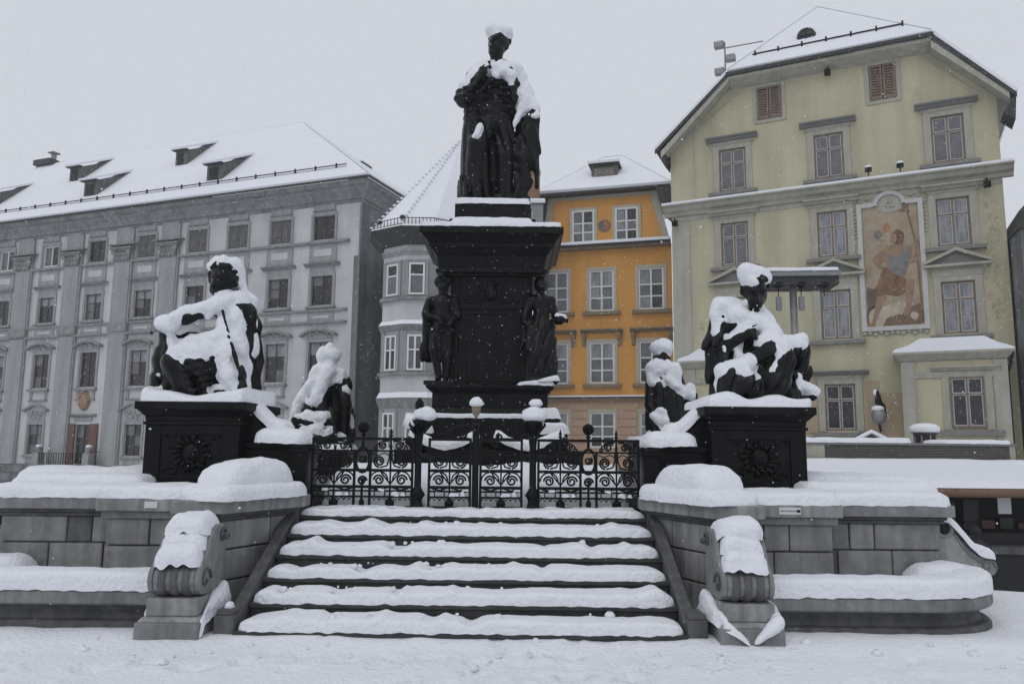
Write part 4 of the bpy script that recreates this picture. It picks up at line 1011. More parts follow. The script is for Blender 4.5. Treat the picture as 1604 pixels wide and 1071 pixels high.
def corner_woman():
    f = Fig((-.46,-.42,-.02), (.50,.42,1.92), .017)
    f.ell((.02,-.02,1.72), (.10,.115,.135), .02); f.ell((.02,.05,1.74), (.13,.13,.15), .03); f.cap((.04,-.12,1.71), (.045,-.145,1.68), .013, .019, .01)
    f.cap((.02,0,1.60), (.02,0,1.48), .055, .07, .03); f.cap((-.15,0,1.44), (.19,0,1.44), .08, .08, .05)
    f.chain([(.02,0,1.42),(.03,0,1.18),(.0,0,.95)], [.155,.13,.19], .05)
    f.chain([(-.18,0,1.44),(-.26,-.03,1.16),(-.2,-.1,.9)], [.085,.08,.05], .04); f.chain([(.2,0,1.44),(.25,-.06,1.18),(.30,-.22,1.10)], [.08,.065,.045], .03)
    f.ell((.33,-.24,1.06), (.14,.10,.07), .02); f.ell((.34,-.24,1.12), (.10,.07,.05), .015, True); f.ell((.26,-.22,1.06), (.05,.04,.05), .02)
    f.chain([(-.05,0,.95),(-.08,-.14,.5),(-.06,-.1,.06)], [.17,.15,.16], .05); f.chain([(.1,0,.95),(.12,.0,.5),(.14,0,.06)], [.17,.17,.18], .05)
    for i in range(7): f.cap((-.20+.05*i,-.14+.01*i,.95), (-.22+.075*i,-.20+.02*i,.04), .04, .05, .025)
    for i in range(4): f.cap((.22-.02*i,-.12,1.12-.04*i), (-.18+.05*i,-.2,.52-.1*i), .025, .03, .02)
    f.chain([(-.16,.05,1.5),(-.27,.05,1.2),(-.28,.03,.6)], [.08,.07,.06], .04)
    f.ell((0,0,.03), (.34,.28,.06), .03)
    f.folds(.012, 34, 14, -8, .1, 1.3, .8); f.rough(.003, 36)
    return f
for fig, x, lab in ((corner_man(), -.87, 'dark bronze cloaked man with a set square at the pedestal shaft left corner'), (corner_woman(), .85, 'dark bronze robed woman holding out a snowy bowl at the pedestal shaft right corner')):
    st = thing('corner_statue', lab, 'statue', (x, 13.42, 2.60), 0, 'figures at the pedestal corners')
    link('figure', fig.mesh('figure', 'bronze'), st)
    m = MB(); m.box(-.26, .26, -.24, .24, -.06, .01); m.build('base', 'bronze', st, bevel=.008)
    if x > 0:
        snow_sweep([(.24,-.25,1.13),(.46,-.25,1.09)], .12, .06, 190, lump=.01, res=.02, pw=.6, parent=st)
        snow_sweep([(-.05,-.26,.0),(.34,-.26,.02)], .16, lambda q: .03+.09*q, 191, lump=.01, res=.03, pw=.6, parent=st)

# ------------------------------------------------------------------ wrought-iron gate and fence
def spiral(m, cx, cz, r0, a0, turns, q, r=.010, tail=None):
    n = int(turns*12); pts = []
    if tail: pts += [(tail[0], 0, tail[1])]
    for i in range(n+1):
        u = i/n; rad = r0*(1-u*.76); a = a0+q*u*turns*2*math.pi
        pts.append((cx+rad*math.cos(a), 0, cz+rad*math.sin(a)))
    m.tube(pts, r*1.3, 5)
def bar(m, x0, z0, x1, z1, r=.010): m.tube([(x0,0,z0),(x1,0,z1)], r, 6)
def section_parts(xc, w, parent, crest=True):
    """one bay of ironwork, each motif its own piece"""
    h = w/2
    def mk(name): return MB()
    if crest:
        m = MB()
        for q in (-1, 1):
            spiral(m, xc+q*.085, .705, .045, math.pi/2, 1.5, -q, .008, (xc+q*.02, .755)); spiral(m, xc+q*.165, .675, .025, math.pi/2, 1.2, q, .007, (xc+q*.12, .735))
        m.build('scroll', 'iron', parent, smooth=True)
        m = MB(); m.lathe([(.012,.60),(.016,.70),(.010,.72),(.012,.80),(.024,.805),(.024,.815),(.010,.82),(.018,.845),(.008,.875),(.001,.90)], (xc,0,0), 8); m.build('finial', 'iron', parent, smooth=True)
    m = MB()
    for q in (-1, 1):
        spiral(m, xc+q*h*.55, .535, .062, -math.pi/2 if q < 0 else -math.pi/2, 1.9, q, .009, None)
        m.tube([(xc+q*.012,0,.64),(xc+q*.016,0,.56),(xc+q*.04,0,.49),(xc+q*h*.5,0,.472)], .010, 5)
        m.tube([(xc+q*.02,0,.60),(xc+q*h*.3,0,.625),(xc+q*h*.6,0,.60),(xc+q*h*.95,0,.625)], .007, 5)
    m.tube([(xc,0,.45),(xc,0,.66)], .011, 6)
    m.build('scroll', 'iron', parent, smooth=True)
    m = MB()
    for q in (-1, 1):
        m.tube([(xc+q*h*.55+.095*math.cos(a), 0, .335+.095*math.sin(a)) for a in [math.pi*i/10 for i in range(11)]], .009, 5)
        spiral(m, xc+q*h*.55, .34, .058, 0 if q > 0 else math.pi, 1.6, q, .009)
        m.tube([(xc,0,.30),(xc+q*.05,0,.36),(xc+q*.10,0,.42)], .009, 5)
    m.tube([(xc,0,.10),(xc,0,.44)], .010, 6)
    m.build('scroll', 'iron', parent, smooth=True)
    m = MB()
    for i in range(4):
        x = xc-h+w*(i+.5)/4; m.box(x-.006, x+.006, -.006, .006, .17, .22)
        m.tube([(x-w/8,0,.13),(x-w/16,0,.165),(x,0,.13),(x+w/16,0,.165),(x+w/8,0,.13)], .008, 5)
    m.tube([(xc-h*.9,0,.255),(xc-h*.5,0,.235),(xc,0,.27),(xc+h*.5,0,.235),(xc+h*.9,0,.255)], .010, 5)
    m.lathe([(.001,-.01),(.05,-.008),(.05,.008),(.001,.01)], (xc,0,.10), 12, 'y')
    m.build('lattice', 'iron', parent, smooth=True)
    rs = random.Random(int(xc*100))
    for i in range(3):
        x = xc+rs.uniform(-h, h)*.8; zz = rs.choice((.232, .182, .062))
        snow_sweep([(x,0,zz),(x+rs.uniform(.05,.11),0,zz)], .035, rs.uniform(.02,.045), i, lump=.008, res=.015, pw=.7, parent=parent)
def rails(parent, x0, x1, zs, r=.012):
    for z in zs:
        MB().box(x0, x1, -r, r, z-r*.8, z+r*.8).build('rail', 'iron', parent)
def stile(parent, x, z0, z1, r=.013): MB().box(x-r, x+r, -r*1.05, r*1.05, z0, z1).build('stile', 'iron', parent)
GY = 8.45; GZ = .80
for s in (-1, 1):
    fp = thing('iron_fence', f'black wrought-iron scroll fence bay {"left" if s<0 else "right"} of the gate with ball-topped oval standard', 'fence', (s*1.21, GY, GZ))
    for xc in (-.30*1, .30): section_parts(xc, .44, fp)
    rails(fp, -.545, .545, (.648, .225, .165, .06)); rails(fp, -.545, .545, (.775, .442, .268), .019)
    for x in (-.535, -.085, .085, .535): stile(fp, x, .03, .79 if abs(x) > .3 else .66)
    m = MB(); m.tube([(.075*math.cos(a), 0, .55+.13*math.sin(a)) for a in [2*math.pi*i/20 for i in range(21)]], .017, 6, cap=False); m.build('oval_ring', 'iron', fp, smooth=True)
    m = MB(); m.lathe([(.014,.68),(.016,.80),(.03,.81),(.014,.83),(.014,.85)], (0,0,0), 8)
    for i in range(8):
        a = i*math.pi/8; m.tube([(.055*math.cos(b)*math.cos(a), .055*math.cos(b)*math.sin(a), .895+.055*math.sin(b)) for b in [2*math.pi*k/14 for k in range(15)]], .010, 4, cap=False)
    m.ell((0,0,.895), (.04,.04,.04)); m.build('ball_finial', 'iron', fp, smooth=True)
    m = MB(); spiral(m, .0, .56, .045, 1, 1.5, -1, .009); m.build('scroll', 'iron', fp, smooth=True); m = MB(); spiral(m, .0, .33, .05, 0, 1.5, 1, .010); m.tube([(0,0,.04),(0,0,.34)], .014, 6); m.ell((0,0,.10), (.03,.03,.05)); m.build('scroll', 'iron', fp, smooth=True)
    snow_sweep([(-.5,0,.02),(.5,0,.02)], .12, .05, 195+s, lump=.02, res=.03, parent=fp)
    # heavy baluster post
    gp = thing('gate_post', f'black turned iron gate post {"left" if s<0 else "right"} of the gate with a big snow cap', 'post', (s*.615, GY, GZ))
    m = MB(); m.lathe([(.085,.0),(.085,.06),(.06,.08),(.05,.12),(.06,.16),(.085,.19),(.06,.23),(.038,.27),(.036,.70),(.042,.74),(.048,.80),(.06,.88),(.085,.93),(.10,.95),(.10,.98),(.02,.985)], (0,0,0), 14); m.build('shaft', 'iron', gp, smooth=True)
    m = MB()
    for i in range(8):
        a = 2*math.pi*i/8; m.tube([(.05*math.cos(a),.05*math.sin(a),.84),(.095*math.cos(a),.095*math.sin(a),.90),(.125*math.cos(a),.125*math.sin(a),.93),(.12*math.cos(a),.12*math.sin(a),.96)], .016, 5)
    m.build('leaf_collar', 'iron', gp, smooth=True)
    if s > 0:
        snow_lump((.01,0,1.03), (.145,.14,.11), 3, gp, flat=.6); snow_lump((.03,.0,1.17), (.075,.07,.05), 5, gp, flat=.8)
    else:
        snow_lump((.07,-.01,1.03), (.12,.13,.09), 7, gp, flat=.7, lump=.25); snow_lump((-.09,0,.96), (.08,.10,.09), 9, gp, flat=.9, lump=.25)
        m = MB(); m.lathe([(.02,.98),(.03,1.07),(.05,1.12),(.045,1.17),(.01,1.22)], (0,0,0), 10); m.build('bud_finial', 'iron', gp, smooth=True)
gate = thing('iron_gate', 'black two-leaf wrought-iron gate with scroll cresting at the top of the steps', 'gate', (0, GY, GZ))
for s in (-1, 1):
    lf = bpy.data.objects.new('gate_leaf', None); COL.objects.link(lf); lf.parent = gate; lf.location = (s*.275, 0, 0)
    section_parts(0, .42, lf, False)
    rails(lf, -.225, .225, (.648, .615, .225, .165, .06)); rails(lf, -.225, .225, (.775, .442, .268), .019)
    for x in (-.22, .22): stile(lf, x, .03, .79)
    m = MB()
    m.tube([(-s*.20,0,.90),(-s*.10,0,.925),(s*.0,0,.88),(s*.08,0,.82),(s*.16,0,.80),(s*.19,0,.83),(s*.17,0,.855),(s*.145,0,.845)], .011, 5)
    spiral(m, -s*.13, .835, .055, math.pi/2, 1.6, s, .010); spiral(m, -s*.02, .81, .035, math.pi/2, 1.5, s, .009); m.tube([(-s*.20,0,.79),(s*.2,0,.79)], .009, 5)
    m.build('cresting', 'iron', lf, smooth=True)
    m = MB(); m.box(-.19, .19, .004, .010, .45, .46); m.build('latch_rail', 'iron', lf)
m = MB(); m.box(-.035, .035, -.03, .03, .02, .90); m.lathe([(.03,.90),(.045,.92),(.02,.95),(.02,1.0)], (0,0,0), 10); m.build('meeting_stile', 'iron', gate, bevel=.006)
m = MB(); m.lathe([(.012,1.0),(.02,1.03),(.045,1.06),(.05,1.12),(.035,1.14)], (0,0,0), 10); m.build('finial_cup', 'osill', gate, smooth=True)
snow_lump((0,0,1.16), (.075,.075,.075), 11, gate, flat=.5)

# ------------------------------------------------------------------ houses: shared builders (x along the front, y into the house, z up)
def wall_grid(u0, u1, z0, z1, ops, reveal=.24, y=0.0):
    us = sorted({round(v, 4) for v in [u0, u1]+[q for o in ops for q in o[:2] if u0 < q < u1]}); zs = sorted({round(v, 4) for v in [z0, z1]+[q for o in ops for q in o[2:4] if z0 < q < z1]})
    m = MB()
    for a, b in zip(us[:-1], us[1:]):
        for c, d in zip(zs[:-1], zs[1:]):
            um, zm = (a+b)/2, (c+d)/2
            if any(o[0] < um < o[1] and o[2] < zm < o[3] for o in ops): continue
            m.poly([(a,y,c),(b,y,c),(b,y,d),(a,y,d)])
    for a, b, c, d in ops:
        m.poly([(a,y,c),(a,y,d),(a,y+reveal,d),(a,y+reveal,c)]); m.poly([(b,y,c),(b,y+reveal,c),(b,y+reveal,d),(b,y,d)])
        m.poly([(a,y,d),(b,y,d),(b,y+reveal,d),(a,y+reveal,d)]); m.poly([(a,y,c),(a,y+reveal,c),(b,y+reveal,c),(b,y,c)])
        m.poly([(a,y+reveal,c),(a,y+reveal,d),(b,y+reveal,d),(b,y+reveal,c)])
    return m
WC = {}
STY = {  # columns, row splits, frame material, frame width, bar width, glass choices
    'left':  (2, (0,.34,.67,1), 'darkwood', .05, .035, ('glass','glass','glass','glass2')),
    'lefttop': (2, (0,.5,1), 'darkwood', .05, .04, ('glass','glass')),
    'leftwhite': (2, (0,1), 'white', .09, .09, ('glass','glass2')),
    'low':   (2, (0,.33,.66,1), 'darkwood', .06, .04, ('glass','glass2','glass')),
    'white': (2, (0,.32,.60,1), 'white', .10, .10, ('glass2','glass2','glass','curtain')),
    'tower': (1, (0,.62,1), 'white', .10, .10, ('glass2','glass2','glass')),
    'tower2': (2, (0,.58,1), 'white', .10, .10, ('glass2','glass','glass2')),
    'brown': (2, (0,.66,1), 'brownwood', .075, .075, ('glass2','glass2','glass2')),
    'brown1': (2, (0,.66,1), 'brownwood', .08, .08, ('curtain','curtain','curtain')),
    'browndark': (2, (0,.66,1), 'brownwood', .08, .07, ('glass','glass','glass')),
}
def window(parent, u, z0, w, h, style, y=.09, rnd=random, rz=0.0, org=None, blind=False):
    cols, rows, fm, fw, bw_, gl = STY[style]
    key = (style, round(w,2), round(h,2))
    if key not in WC:
        m = MB(); x0, x1 = -w/2, w/2
        m.box(x0, x1, 0, .09, 0, fw); m.box(x0, x1, 0, .09, h-fw, h); m.box(x0, x0+fw, 0, .09, fw+.001, h-fw-.001); m.box(x1-fw, x1, 0, .09, fw+.001, h-fw-.001)
        for c in range(1, cols): xx = x0+w*c/cols; m.box(xx-bw_/2, xx+bw_/2, .004, .085, fw+.002, h-fw-.002)
        for r in rows[1:-1]:
            for c in range(cols):
                a = x0+fw+.002 if c == 0 else x0+w*c/cols+bw_/2+.001; b = x1-fw-.002 if c == cols-1 else x0+w*(c+1)/cols-bw_/2-.001
                m.box(a, b, .01, .08, h*r-bw_*.4, h*r+bw_*.4)
        sm_ = MB() if style.startswith('brown') else None
        pm = []
        for ri in range(len(rows)-1):
            for c in range(cols):
                if sm_ is not None:
                    a_, b_, c_, d_ = x0+w*c/cols+(fw if c == 0 else bw_/2), x0+w*(c+1)/cols-(fw if c == cols-1 else bw_/2), h*rows[ri]+(fw if ri == 0 else bw_*.4), h*rows[ri+1]-(fw if ri == len(rows)-2 else bw_*.4)
                    for q_ in ((a_+.001,a_+.035,c_+.001,d_-.001),(b_-.035,b_-.001,c_+.001,d_-.001),(a_+.036,b_-.036,c_+.001,c_+.035),(a_+.036,b_-.036,d_-.035,d_-.001)): sm_.box(q_[0],q_[1],.03,.054,q_[2],q_[3])
                pm.append((x0+w*c/cols+.02, x0+w*(c+1)/cols-.02, h*rows[ri]+.02, h*rows[ri+1]-.02))
        WC[key] = (m.mesh('window', fm), pm, {}, sm_.mesh('sash', 'sash') if sm_ is not None else None)
    me, pm, pc, sme = WC[key]
    ob_ = link('window', me, parent, loc=(u, y, z0) if org is None else org, rz=rz)
    if sme is not None: link('sash', sme, ob_)
    for i, (a, b, c, d) in enumerate(pm):
        g = 'curtain' if blind and i >= len(pm)-cols else rnd.choice(gl); k = (i, g)
        if k not in pc: pc[k] = MB().box(a, b, .055, .062, c, d).mesh('pane', g)
        link('pane', pc[k], ob_)
    return ob_
BC = {}
def bx(name, mt, parent, x0, x1, y0, y1, z0, z1):
    key = (name, mt, round(x1-x0,3), round(y1-y0,3), round(z1-z0,3))
    if key not in BC: BC[key] = MB().box(0, x1-x0, 0, y1-y0, 0, z1-z0).mesh(name, mt)
    return link(name, BC[key], parent, loc=(x0, y0, z0))
def hood(parent, u, z, w, mt, name='hood', out=.30, snow=False):
    key = ('hood', mt, round(w,2), round(out,2))
    if key not in BC:
        BC[key] = MB().profile_x([(0,-.16),(-out*.35,-.14),(-out*.5,-.06),(-out,-.03),(-out,.03),(0,.06)], -w/2, w/2).mesh(name, mt)
        BC[key].polygons.foreach_set('use_smooth', [False]*len(BC[key].polygons))
    o = link(name, BC[key], parent, loc=(u, -.002, z))
    if snow: bx('snow_strip', 'snow_far', o, -w/2, w/2, -out*.95, -.01, .035, .075)
    return o
def roof_snow(parent, pts, th=.14, name='snow_cover', n=None, mt='snow_far'):
    P = [Vector(p) for p in pts]; nn = (P[1]-P[0]).cross(P[2]-P[0]).normalized()
    if nn.z < 0: nn = -nn
    d = nn*th
    m = MB(); m.prism([tuple(p+nn*.004) for p in P], tuple(d)); 
    return m.build(name, mt, parent)

# ------------------------------------------------------------------ grey town house, left
lb = thing('grey_town_house', 'long grey baroque town house at left with pilasters and a snowy hipped roof with dormers', 'building', (-8.786, 46.0, 0), R(-20.5))
rl = random.Random(21)
cols = [-35.1, -30.6, -26.1, -21.6, -17.1, -12.7, -9.4, -6.05, -2.83]
ops = []; wins = []
for i, c in enumerate(cols):
    ops.append((c-.78, c+.78, 14.12, 15.64)); wins.append((c, 14.12, 1.56, 1.52, 'leftwhite' if i in (0,1,2) else ('lefttop' if i in (3,8) else 'shut')))
    ops.append((c-.76, c+.76, 10.0, 11.83)); wins.append((c, 10.0, 1.52, 1.83, 'left'))
    ops.append((c-.74, c+.74, 5.32, 7.72)); wins.append((c, 5.32, 1.48, 2.40, 'left'))
    if i != 3: ops.append((c-.72, c+.72, .68, 2.76)); wins.append((c, .68, 1.44, 2.08, 'low'))
ops.append((-22.25, -20.95, .06, 2.76))
wall_grid(-40, -.28, 0, 16.4, ops).build('wall', 'lwall', lb)
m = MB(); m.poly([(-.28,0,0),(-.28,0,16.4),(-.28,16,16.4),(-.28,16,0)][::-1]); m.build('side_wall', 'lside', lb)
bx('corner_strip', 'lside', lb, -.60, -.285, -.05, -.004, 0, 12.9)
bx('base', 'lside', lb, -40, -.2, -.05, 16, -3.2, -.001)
for k in range(5):
    for j in range(12):
        w_ = 40/12*.6; x = -40+j*2.2+(k % 2)*1.1; bx('rusticated_block', 'lside', lb, x, x+2.14, -.13, -.052, -2.9+k*.58, -2.9+k*.58+.53)
for (u, z, w, h, sty) in wins:
    if sty == 'shut':
        o = window(lb, u, z, w, h, 'lefttop', rnd=rl)
        for q in (-1, 1): bx('shutter', 'greywood', o, -w/2+.05 if q < 0 else .01, -.01 if q < 0 else w/2-.05, -.03, -.005, .05, h-.05)
    else: window(lb, u, z, w, h, sty, rnd=rl, blind=(sty == 'left' and rl.random() < (.75 if z < 8 and u > -19 else .2)))
for i, c in enumerate(cols):
    def surround(z0, z1, hw, t_=.22, mt='ltrim'):
        for a, b, z_, zz in ((c-hw-t_, c-hw, z0-.1, z1+t_), (c+hw, c+hw+t_, z0-.1, z1+t_), (c-hw+.001, c+hw-.001, z1, z1+t_)):
            bx('window_surround', mt, lb, a, b, -.06, -.003, z_, zz)
    surround(14.12, 15.64, .78, .17); bx('lintel_panel', 'ltrim', lb, c-.78, c+.78, -.09, -.003, 15.98, 16.36); bx('lintel_ledge', 'lcorn', lb, c-.84, c+.84, -.14, -.003, 15.92, 15.975)
    bx('spandrel', 'ltrim', lb, c-1.0, c+1.0, -.05, -.003, 12.72, 13.78); bx('spandrel_panel', 'lwall', lb, c-.62, c+.62, -.075, -.052, 13.05, 13.5)
    surround(10.0, 11.83, .76, .20); hood(lb, c, 12.58, 2.5, 'lcorn', out=.34); bx('frieze', 'ltrim', lb, c-.9, c+.9, -.05, -.003, 12.04, 12.42)
    bx('sill', 'lcorn', lb, c-1.05, c+1.05, -.18, -.003, 9.80, 9.92)
    bx('spandrel', 'ltrim', lb, c-.95, c+.95, -.05, -.003, 9.0, 9.5); bx('spandrel_panel', 'lwall', lb, c-.6, c+.6, -.07, -.052, 9.18, 9.34)
    surround(5.32, 7.72, .74, .19)
    m = MB()                                            # segmental hood over the tall windows
    n = 12; w_ = 1.28
    top = [(-w_+2*w_*k/n, 8.18+.36*math.sin(math.pi*k/n)**.8) for k in range(n+1)]; bot = [(x, z-.15) for x, z in top[::-1]]
    m.prism([(x, -.34, z) for x, z in top+bot], (0,.337,0)); m.f = [f[::-1] for f in m.f]
    if 'arch' not in BC: BC['arch'] = m.mesh('arched_hood', 'lcorn')
    link('arched_hood', BC['arch'], lb, loc=(c, 0, 0))
    if 'orn' not in BC:
        m = MB(); m.box(-.92, .92, -.05, -.004, 7.93, 8.15)
        for k in range(7): m.ell((-.6+k*.2, -.07, 8.14+.09*math.sin(k*2.4)+.08*math.sin(math.pi*k/6)), (.12,.07,.10), 8, 5)
        BC['orn'] = m.mesh('stucco_ornament', 'ltrim')
    link('stucco_ornament', BC['orn'], lb, loc=(c, 0, 0))
    bx('sill', 'lcorn', lb, c-1.0, c+1.0, -.20, -.003, 5.08, 5.22); bx('apron', 'ltrim', lb, c-.85, c-.6, -.06, -.003, 4.5, 5.07); bx('apron', 'ltrim', lb, c+.6, c+.85, -.06, -.003, 4.5, 5.07); bx('sill', 'lcorn', lb, c-.9, c+.9, -.12, -.003, 4.38, 4.48)
    if i != 3:
        surround(.68, 2.76, .72, .18)
        if 'arch2' not in BC:
            m = MB(); top = [(-1.2+2.4*k/n, 3.80+.38*max(0,math.sin(math.pi*k/n))**1.3) for k in range(n+1)]; bot = [(x, z-.14) for x, z in top[::-1]]
            m.prism([(x, -.30, z) for x, z in top+bot], (0,.297,0)); m.f = [f[::-1] for f in m.f]; BC['arch2'] = m.mesh('arched_hood', 'lcorn')
            m = MB(); m.box(-.85, .85, -.05, -.004, 2.98, 3.66)
            for k in range(9): m.ell((-.5+k*.125, -.07, 3.38+.2*math.sin(k*1.9)), (.13,.08,.14), 8, 5)
            BC['orn2'] = m.mesh('stucco_ornament', 'ltrim')
        link('arched_hood', BC['arch2'], lb, loc=(c, 0, 0)); link('stucco_ornament', BC['orn2'], lb, loc=(c, 0, 0))
        bx('sill', 'lcorn', lb, c-1.0, c+1.0, -.16, -.003, .48, .62); bx('apron_panel', 'ltrim', lb, c-.7, c+.7, -.05, -.003, .08, .40)
for c in (-37.6, -33.0, -28.55, -23.72, -19.02, -14.98):   # giant pilasters with capitals
    bx('pilaster', 'lpil', lb, c-.72, c+.72, -.22, -.003, .0, 13.88); bx('pilaster_edge', 'ltrim', lb, c+.721, c+.84, -.16, -.003, 0, 16.2); bx('pilaster_base', 'lcorn', lb, c-.85, c+.85, -.28, -.221, 9.05, 9.6)
    if 'capital' not in BC:
        m = MB(); m.frus((0,-.12),(.62,.12),0,(0,-.16),(.72,.16),.7); m.box(-.86, .86, -.42, -.003, .72, .84); m.box(-.98, .98, -.50, -.003, .842, .96); m.box(-1.2, 1.2, -.44, -.003, 1.12, 1.22)
        for k in range(5):
            for r_ in range(2): m.ell((-.56+k*.28+(r_*.14-.07), -.30, .18+r_*.3), (.13,.10,.17), 8, 5)
        for q in (-1, 1): m.lathe([(.001,-.06),(.17,-.05),(.17,.05),(.001,.06)], (q*.68,-.36,.62), 12, 'y')
        BC['capital'] = m.mesh('capital', 'lcorn')
    link('capital', BC['capital'], lb, loc=(c, 0, 13.93))
    bx('pilaster_top', 'lpil', lb, c-.72, c+.72, -.16, -.003, 15.2, 16.35)
bx('sill_band', 'lcorn', lb, -40, -.95, -.20, -.002, 13.84, 14.0); bx('string_course', 'lcorn', lb, -40, -.95, -.15, -.002, 9.58, 9.72); bx('string_course', 'lcorn', lb, -40, -.95, -.22, -.002, 8.84, 8.98); bx('plinth_band', 'lcorn', lb, -40, -.3, -.14, -.002, -.02, .04)
m = MB()
pf = [(.2,16.2),(-.10,16.3),(-.12,16.42),(-.28,16.46),(-.34,16.62),(-.62,16.9),(-.72,17.05),(-.98,17.12),(-1.05,17.3),(-1.15,17.32),(.2,17.34)]
n = len(pf)
for (u_, sgn) in ((-40.0, 0), (-.28, 1)):
    for y, z in pf: m.v.append((u_-(y if sgn else 0), y, z))
for y, z in pf: m.v.append((-.28-y, 16.0, z))
for j in range(n-1):
    m.f.append((j, n+j, n+j+1, j+1)[::-1]); m.f.append((n+j, 2*n+j, 2*n+j+1, n+j+1)[::-1])
m.build('cornice', 'lcorn', lb)
for k in range(14): bx('cornice_vent', 'ltrim', lb, -38+k*2.75, -36.4+k*2.75, -.70, -.60, 16.93, 17.0)
m = MB(); E_ = 1.2
e0, e1 = (-44,-E_,17.4), (.92,-E_,17.4); r0, r1 = (-37.0,7,25.4), (-9.9,7,25.4); e2 = (.92,16,17.4)
m.poly([e0,e1,r1,r0]); m.poly([e1,e2,(-9.9,9,25.4),r1]); m.poly([(-44,-E_,17.4),r0,(-44,16,17.4)]); m.poly([r0,r1,(-9.9,9,25.4),(-44,16,17.4)])
rf = m.build('roof', 'roofdark', lb)
bx('gutter', 'roofdark', rf, -44, .96, -E_-.07, -E_+.03, 17.33, 17.45); bx('gutter', 'roofdark', rf, .90, 1.0, -E_+.04, 16, 17.33, 17.45)
roof_snow(rf, [e0, e1, r1, r0], .20); roof_snow(rf, [e1, e2, (-9.9,9,25.4), r1], .16)
def ridge(parent, pts, r=.07, mt='ridge'):
    m = MB(); m.tube([tuple(Vector(p)+Vector((0,0,.20))) for p in pts], r, 6); m.build('ridge_cap', mt, parent, smooth=True)
ridge(rf, [r0, r1], .035); ridge(rf, [r1, e1], .022)
sl = 8.0/8.2
def rz_(d): return 17.4+sl*(d+E_)+.2
for (ua, ub, d0) in [(-34.9,-33.5,.75), (-28.7,-27.5,3.0), (-23.9,-22.6,.4), (-18.1,-17.0,3.0), (-12.5,-11.2,.2)]:
    z0 = rz_(d0)-.05; h = 1.25; back = (h+.1)/(sl-.5); zt = z0+h
    m = MB(); m.prism([(ua,d0,z0-.3),(ua,d0,zt),(ua,d0+back,zt+.5*back)], (ub-ua,0,0)); m.f = [f[::-1] for f in m.f]
    dm = m.build('dormer', 'greywood', rf)
    bx('window_opening', 'black', dm, ua+.2, ub-.35, d0-.03, d0-.004, z0+.15, z0+h-.25); bx('eave_board', 'roofdark', dm, ua-.12, ub+.12, d0-.35, d0+.02, zt-.06, zt+.02)
    P = [(ua-.15,d0-.36,zt-.02),(ub+.15,d0-.36,zt-.02),(ub+.15,d0+back+.1,zt+.5*(back+.46)),(ua-.15,d0+back+.1,zt+.5*(back+.46))]
    roof_snow(dm, P, .15)
    bx('copper_sill', 'brownwood', dm, ua-.1, ub+.05, d0-.12, d0+.02, z0-.12, z0-.02)
for z_, y_ in ((.35,-.36), (.55,-.34)):
    bx('snow_guard_rail', 'iron', rf, -44, -1.2, y_, y_+.05, rz_(-.35)+z_-.3, rz_(-.35)+z_-.25)
for k in range(28): bx('snow_guard_post', 'iron', rf, -43+k*1.52, -42.93+k*1.52, -.38, -.28, rz_(-.35)-.15, rz_(-.35)+.38)
bx('chimney', 'brick', rf, -6.6, -5.5, 8.2, 9.2, 19.5, 22.2); bx('chimney_cap', 'roofdark', rf, -6.8, -5.3, 8.0, 9.4, 22.201, 22.36); bx('snow_cap', 'snow_far', rf, -6.75, -5.35, 8.05, 9.35, 22.361, 22.5)
bx('roof_hatch', 'roofdark', rf, -37.2, -35.2, 6.2, 7.4, 25.3, 25.75); bx('ventilator', 'zinc', rf, -35.6, -35.3, 6.6, 6.9, 25.76, 26.3); bx('ventilator_cap', 'zinc', rf, -35.8, -35.1, 6.4, 7.1, 26.301, 26.4)
m = MB(); m.tube([(-.15,-.14,.0),(-.15,-.14,15.9),(.2,-.45,16.5),(.75,-.95,17.2)], .07, 8); m.build('downpipe', 'zinc', lb, smooth=True)
for (d_, z_) in ((5.2,12.3), (5.2,9.2), (5.2,6.2), (10.5,12.3)):
    bx('side_window', 'glass', lb, -.279, -.24, d_, d_+1.0, z_, z_+1.6); bx('side_sill', 'lcorn', lb, -.278, -.05, d_-.15, d_+1.15, z_-.18, z_-.02)
# doorway with shutters, emblem and little balcony
dr = window(lb, -21.6, .06, 1.3, 2.70, 'low', rnd=rl); dr.name = 'balcony_door'
for (a, b) in ((-23.05,-22.28), (-20.92,-20.2)): bx('door_shutter', 'redwood', lb, a, b, -.12, -.02, .06, 2.80)
em = MB(); em.lathe([(.001,-.16),(.3,-.15),(.42,-.12),(.5,-.08),(.55,-.02)], (-21.65,0,4.38), 20, 'y')
for k in range(12): em.ell((-21.65+.42*math.cos(k*.52), -.14, 4.38+.42*math.sin(k*.52)), (.10,.07,.10), 7, 5)
em.v = [(x, y, (z-4.38)*1.25+4.38) for x, y, z in em.v]; em.build('gilded_emblem', 'gold', lb, smooth=True)
hood(lb, -21.6, 3.42, 2.3, 'lcorn', out=.3); bx('frieze', 'ltrim', lb, -22.4, -20.8, -.06, -.003, 2.98, 3.25)
bx('balcony_slab', 'lcorn', lb, -25.2, -19.2, -1.1, -.15, -.10, .04)
for u_ in (-24.6, -20.0):
    bx('balcony_pier', 'ltrim', lb, u_-.26, u_+.26, -1.05, -.55, .041, .82)
    m = MB(); m.lathe([(.25,.82),(.32,.86),(.2,.92),(.15,.96),(.24,1.05),(.24,1.15),(.12,1.26)], (u_,-.8,0), 12); m.build('ball_finial', 'lcorn', lb, smooth=True)
    m = MB(); m.ell((u_,-.8,1.27), (.22,.22,.12)); m.build('snow_cap', 'snow_far', lb, smooth=True)
for k in range(19): u_ = -24.3+k*.222; bx('baluster', 'iron', lb, u_-.015, u_+.015, -.95, -.92, .041, .78)
